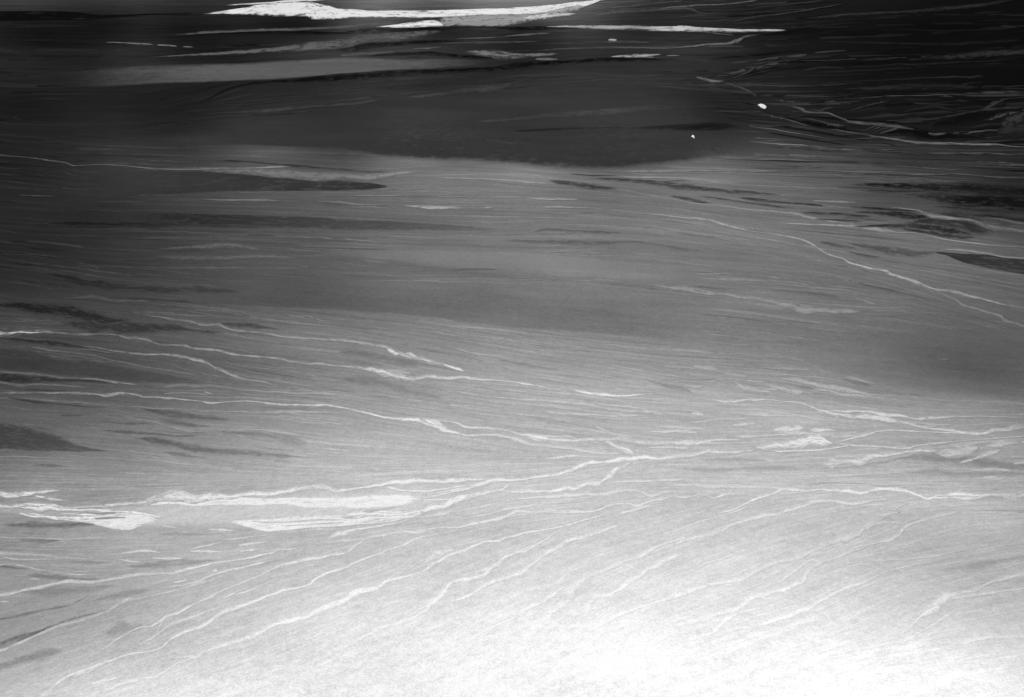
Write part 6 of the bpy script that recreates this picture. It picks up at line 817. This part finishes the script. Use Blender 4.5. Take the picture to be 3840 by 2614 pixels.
FLOW = []
def deposit(idx, row):
    name, label, cat, group, parent, tone, order, kind, fu, fl, fe, wk, data = row
    P = np.array([float(v) for v in data.split()]).reshape(-1, 4)
    C, H = P[:, :2], P[:, 2:]
    rr = np.hypot(C[:, 0], C[:, 1])
    # chord length in steps that look alike near and far
    seg = np.hypot(np.diff(C[:, 0]), np.diff(C[:, 1])) / (0.5 * (rr[1:] + rr[:-1]))
    T = np.concatenate([[0], np.cumsum(np.maximum(seg, 1e-4))])
    n = int(np.clip(T[-1] / (0.003 if kind == 's' else 0.005), 10, 420))
    t = np.linspace(0, T[-1], n)
    c = hermite(t, T, C)
    h = np.stack([np.interp(t, T, H[:, 0]), np.interp(t, T, H[:, 1])], -1)
    amp = np.ones(n)
    spot = cat == 'white spot'
    if kind == 's':
        if not spot:
            q = int(np.clip(round(np.median(rr) / 4200.0), 1, 6))        # bends stretch out with grazing distance
            h = h * np.clip(1 + wobble(n, 0.22, 2 * q) + wobble(n, 0.26, 8 * q), 0.4, 2.0)[:, None]
            k_ = 1.0 / q
            calm = 0.35 if isinstance(tone, str) and float(tone) < 0 else 1.0
            short = np.clip(T[-1] / 0.16, 0.12, 1.0)                       # small bars keep their shape, long beds wander
            rc = np.hypot(c[:, 0], c[:, 1])
            k_ = k_ * calm * short * np.minimum(1.0, 0.0032 * rc * rc / 2000.0 / (np.linalg.norm(h, axis=1) + 1e-9))
            c = c + h * (wobble(n, 0.42, 1 + q) * k_ + wobble(n, 0.62, 5 * q) * k_)[:, None]
            amp = np.clip(0.96 + calm * short * (wobble(n, 0.14, 3) + wobble(n, 0.20, 10)), 0.25, 1.15)
        h = h * (2.15 * wk)
        cr = np.array([-1, -0.78, -0.55, -0.28, 0.0, 0.28, 0.55, 0.78, 1.0])
        across = 1 - np.abs(cr)
        ends = np.clip(np.minimum(t, t[-1] - t) / ((0.03 if spot else 0.12) * T[-1] + 1e-9), 0.0, 1) ** 0.6
    else:
        q = int(np.clip(round(np.median(rr) / 4200.0), 1, 5))
        wu, wl_ = wobble(n, 0.03, 2 * q) + wobble(n, 0.05, 6 * q), wobble(n, 0.03, 2 * q) + wobble(n, 0.05, 6 * q)
        far = np.max(np.linalg.norm(2 * h, axis=1) / np.hypot(c[:, 0], c[:, 1]))
        k = int(np.clip(far / 0.010, 12, 130))
        u = np.linspace(-1, 1, k)
        cr = np.sort(np.concatenate([u, [-0.97, -0.92, 0.92, 0.97]]))
        lim = np.minimum(1.0, 0.022 * np.hypot(c[:, 0], c[:, 1]) * np.hypot(c[:, 0], c[:, 1]) / 4000.0 / (np.linalg.norm(h, axis=1) + 1e-9))   # banks wander by tens of metres, however wide the plain
        c = c + h * (lim * (wu + wl_) * 0.5)[:, None]
        h = h * ((1.28 if cat == 'gravel bar' else 1.03) + lim * (wu - wl_) * 0.5)[:, None]
        across = np.minimum(np.minimum((1 - cr) / max(2 * fu, 1e-3), (1 + cr) / max(2 * fl, 1e-3)), 1.0)   # +1 far edge, -1 near edge
        f0, f1 = fe if isinstance(fe, tuple) else (fe, fe)
        ends = np.clip(np.minimum(t / (f0 * T[-1] + 1e-6), (t[-1] - t) / (f1 * T[-1] + 1e-6)), 0, 1)
    nc = len(cr)
    XY = c[:, None, :] + cr[None, :, None] * h[:, None, :]
    x, y = XY[..., 0].ravel(), XY[..., 1].ravel()
    mask = (ends[:, None] * across[None, :]).ravel()
    row_i = np.repeat(np.arange(n), nc)
    mask[(row_i == 0) | (row_i == n - 1)] = 0
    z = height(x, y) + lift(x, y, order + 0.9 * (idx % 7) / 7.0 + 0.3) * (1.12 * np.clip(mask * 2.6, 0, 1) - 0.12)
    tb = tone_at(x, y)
    base = tone_albedo(tb, x, y)
    gain = 1.0
    if isinstance(tone, str) and kind == 's':
        gain = 1.35 if float(tone) < 0 else 1.35 if cat == 'rill' else 1.5
    tt = np.clip(tb + gain * float(tone), 0.02, 0.985) if isinstance(tone, str) else np.full(len(x), tone)
    top = tone_albedo(tt, x, y)
    f = grid_faces(n, nc)
    # faces look up
    p0, p1, p2 = XY.reshape(-1, 2)[f[:, 0]], XY.reshape(-1, 2)[f[:, 1]], XY.reshape(-1, 2)[f[:, 2]]
    if np.median((p1[:, 0] - p0[:, 0]) * (p2[:, 1] - p0[:, 1]) - (p1[:, 1] - p0[:, 1]) * (p2[:, 0] - p0[:, 0])) < 0: f = f[:, ::-1]
    darker = np.mean(top) < np.mean(base)
    key = 'spot' if spot else 'salt' if (cat == 'salt flat' or name.startswith('salt')) else ('dark' if darker else 'gravel') if kind == 's' else 'plain' if cat == 'gravel plain' else 'sheet' if cat == 'gravel bar' else 'patch'
    rm = np.median(np.hypot(x, y))
    wide_ = np.linalg.norm(h, axis=1) * CAM_H / np.hypot(c[:, 0], c[:, 1]) ** 2 * 960.0          # broad beds carry more threads side by side
    wide_ = np.clip(wide_ * 0.30, 1.0, 16.0)
    extra = {'amp': np.repeat(amp, nc), 'grit': np.full(len(x), 1 / (12.0 * (rm / 3000.0) ** 1.9)),
             'run': np.repeat(t / 0.030, nc) + idx * 3.7, 'side': (wide_[:, None] * cr[None, :]).ravel()}
    origin = (c[0, 0], c[0, 1], float(height(c[0, 0], c[0, 1])))
    po = (None, (0, 0, 0)) if parent is None else BUILT[parent]
    o = mesh_object(name, np.stack([x, y, z], -1), f, base, top, mask, MAT[key], origin, po[0], po[1], extra)
    if label:
        o['label'] = label; o['category'] = cat
        if group: o['group'] = group
    if kind == 's' and n > 12:
        d = np.gradient(c, axis=0); d /= np.linalg.norm(d, axis=1)[:, None] + 1e-9
        d[d[:, 0] < 0] *= -1
        FLOW.append(np.concatenate([c, d], 1)[::6])
    return o, origin

BUILT = {}
for i, row in enumerate(DEPOSITS):
    BUILT[i] = deposit(i, row)

# ---------------------------------------------------------------- fine gravel streaks combed along the drainage: nobody could count them
F = np.concatenate(FLOW)
fq = soil_uv(F[:, 0], F[:, 1])
def comb(NS, w0, w1, l0, l1, dmean, dsd, K, kink, lows, pick, near=0.35):
    """NS slender lenses of gravel laid along the nearest drainage"""
    sb = RS.uniform(-0.56, 0.56, NS)
    sv = pick(RS.uniform(0, 1, NS))
    sr = np.clip(CAM_H / sv * RS.uniform(0.96, 1.04, NS), 1900, 38000)
    sx, sy = sr * np.sin(sb), sr * np.cos(sb)
    sq = soil_uv(sx, sy)
    dirs = np.empty((NS, 2))
    for i in range(0, NS, 1000):
        dd = ((sq[i:i + 1000, None] - fq[None]) ** 2).sum(-1)
        w = 1 / (dd + 0.0006) ** 2
        dirs[i:i + 1000] = (w @ F[:, 2:]) / w.sum(1)[:, None]
    dirs /= np.linalg.norm(dirs, axis=1)[:, None]
    wd = RS.uniform(w0, w1, NS) * (sr / 3000.0) ** 1.75
    ln = RS.uniform(l0, l1, NS) * (sr / 3000.0) ** 1.05
    s = np.linspace(-1, 1, K)
    cross = np.array([-1.0, 0.0, 1.0])
    bend = RS.normal(0, 0.05, NS)
    nrm = np.stack([-dirs[:, 1], dirs[:, 0]], -1)
    prof = (1 - s ** 2)
    off = (bend * ln)[:, None] * (s ** 2)[None] + kink * wd[:, None] * np.cumsum(RS.normal(size=(NS, K)), 1)
    cx = sx[:, None] + dirs[:, :1] * s[None] * ln[:, None] + nrm[:, :1] * off
    cy = sy[:, None] + dirs[:, 1:] * s[None] * ln[:, None] + nrm[:, 1:] * off
    hw = wd[:, None] * np.clip(prof ** 0.7 * (1 + 0.35 * RS.normal(size=(NS, K))), 0.03, 2)
    x = (cx[..., None] + nrm[:, 0][:, None, None] * hw[..., None] * cross).ravel()
    y = (cy[..., None] + nrm[:, 1][:, None, None] * hw[..., None] * cross).ravel()
    mask = ((np.clip(prof ** 0.5, 0, 1)[None, :, None] * np.array([0, 1.0, 0])[None, None]) * np.ones((NS, 1, 1))).ravel()
    tb = tone_at(x, y)
    r_ = np.hypot(x, y)
    delta = np.repeat(RS.normal(dmean, dsd, NS), K * 3)
    delta *= np.clip((r_ - 2200.0) / 1500.0, near, 1.0) * np.clip(0.55 + 0.9 * tb, 0, 1.0)
    delta *= 1 + 2.2 * np.clip((r_ - 8000.0) / 2500.0, 0, 1) * np.clip((x / r_ - 0.12) / 0.15, 0, 1)
    tt = np.clip(tb + delta, 0.02, 0.985)
    lf = np.repeat(RS.uniform(lows[0], lows[1], NS), K * 3) * lift(x, y, -0.4) * (1.15 * mask - 0.15)
    fs = grid_faces(K, 3)
    p = np.stack([x, y], -1)
    a = p[fs[0]]
    if (a[1, 0] - a[0, 0]) * (a[2, 1] - a[0, 1]) - (a[1, 1] - a[0, 1]) * (a[2, 0] - a[0, 0]) < 0: fs = fs[:, ::-1]
    faces = (fs[None] + (np.arange(NS) * K * 3)[:, None, None]).reshape(-1, 4)
    return np.stack([x, y, height(x, y) + lf], -1), faces, tone_albedo(tb, x, y), tone_albedo(tt, x, y), mask
def merge(parts):
    n0, out = 0, []
    for v, f, b, t, m in parts:
        out.append((v, f + n0, b, t, m)); n0 += len(v)
    return [np.concatenate(q) for q in zip(*out)]
v, fc, b_, t_, m_ = merge([
    comb(6500, 3.0, 11.0, 80, 340, 0.002, 0.030, 9, 0.12, (0.2, 0.6), lambda u: 0.055 + 0.945 * u)])
streaks = mesh_object('gravel_streaks', v, fc, b_, t_, m_, MAT['streak'])
streaks['kind'] = 'stuff'
streaks['label'] = 'countless faint gravel streaks combed along the drainage of the desert floor'
streaks['category'] = 'gravel'
v, fc, b_, t_, m_ = merge([
    comb(1500, 1.6, 4.2, 60, 280, 0.055, 0.035, 22, 0.60, (0.62, 0.95), lambda u: 0.12 + 0.5 * u ** 0.8),
    comb(2200, 1.2, 3.6, 60, 320, 0.055, 0.025, 26, 0.55, (0.62, 0.95), lambda u: 0.54 + 0.40 * u, near=0.8)])
threads = mesh_object('rill_threads', v, fc, b_, t_, m_, MAT['streak'])
threads['kind'] = 'stuff'
threads['label'] = 'countless hair-thin pale rill threads between the larger washes'
threads['category'] = 'rills'
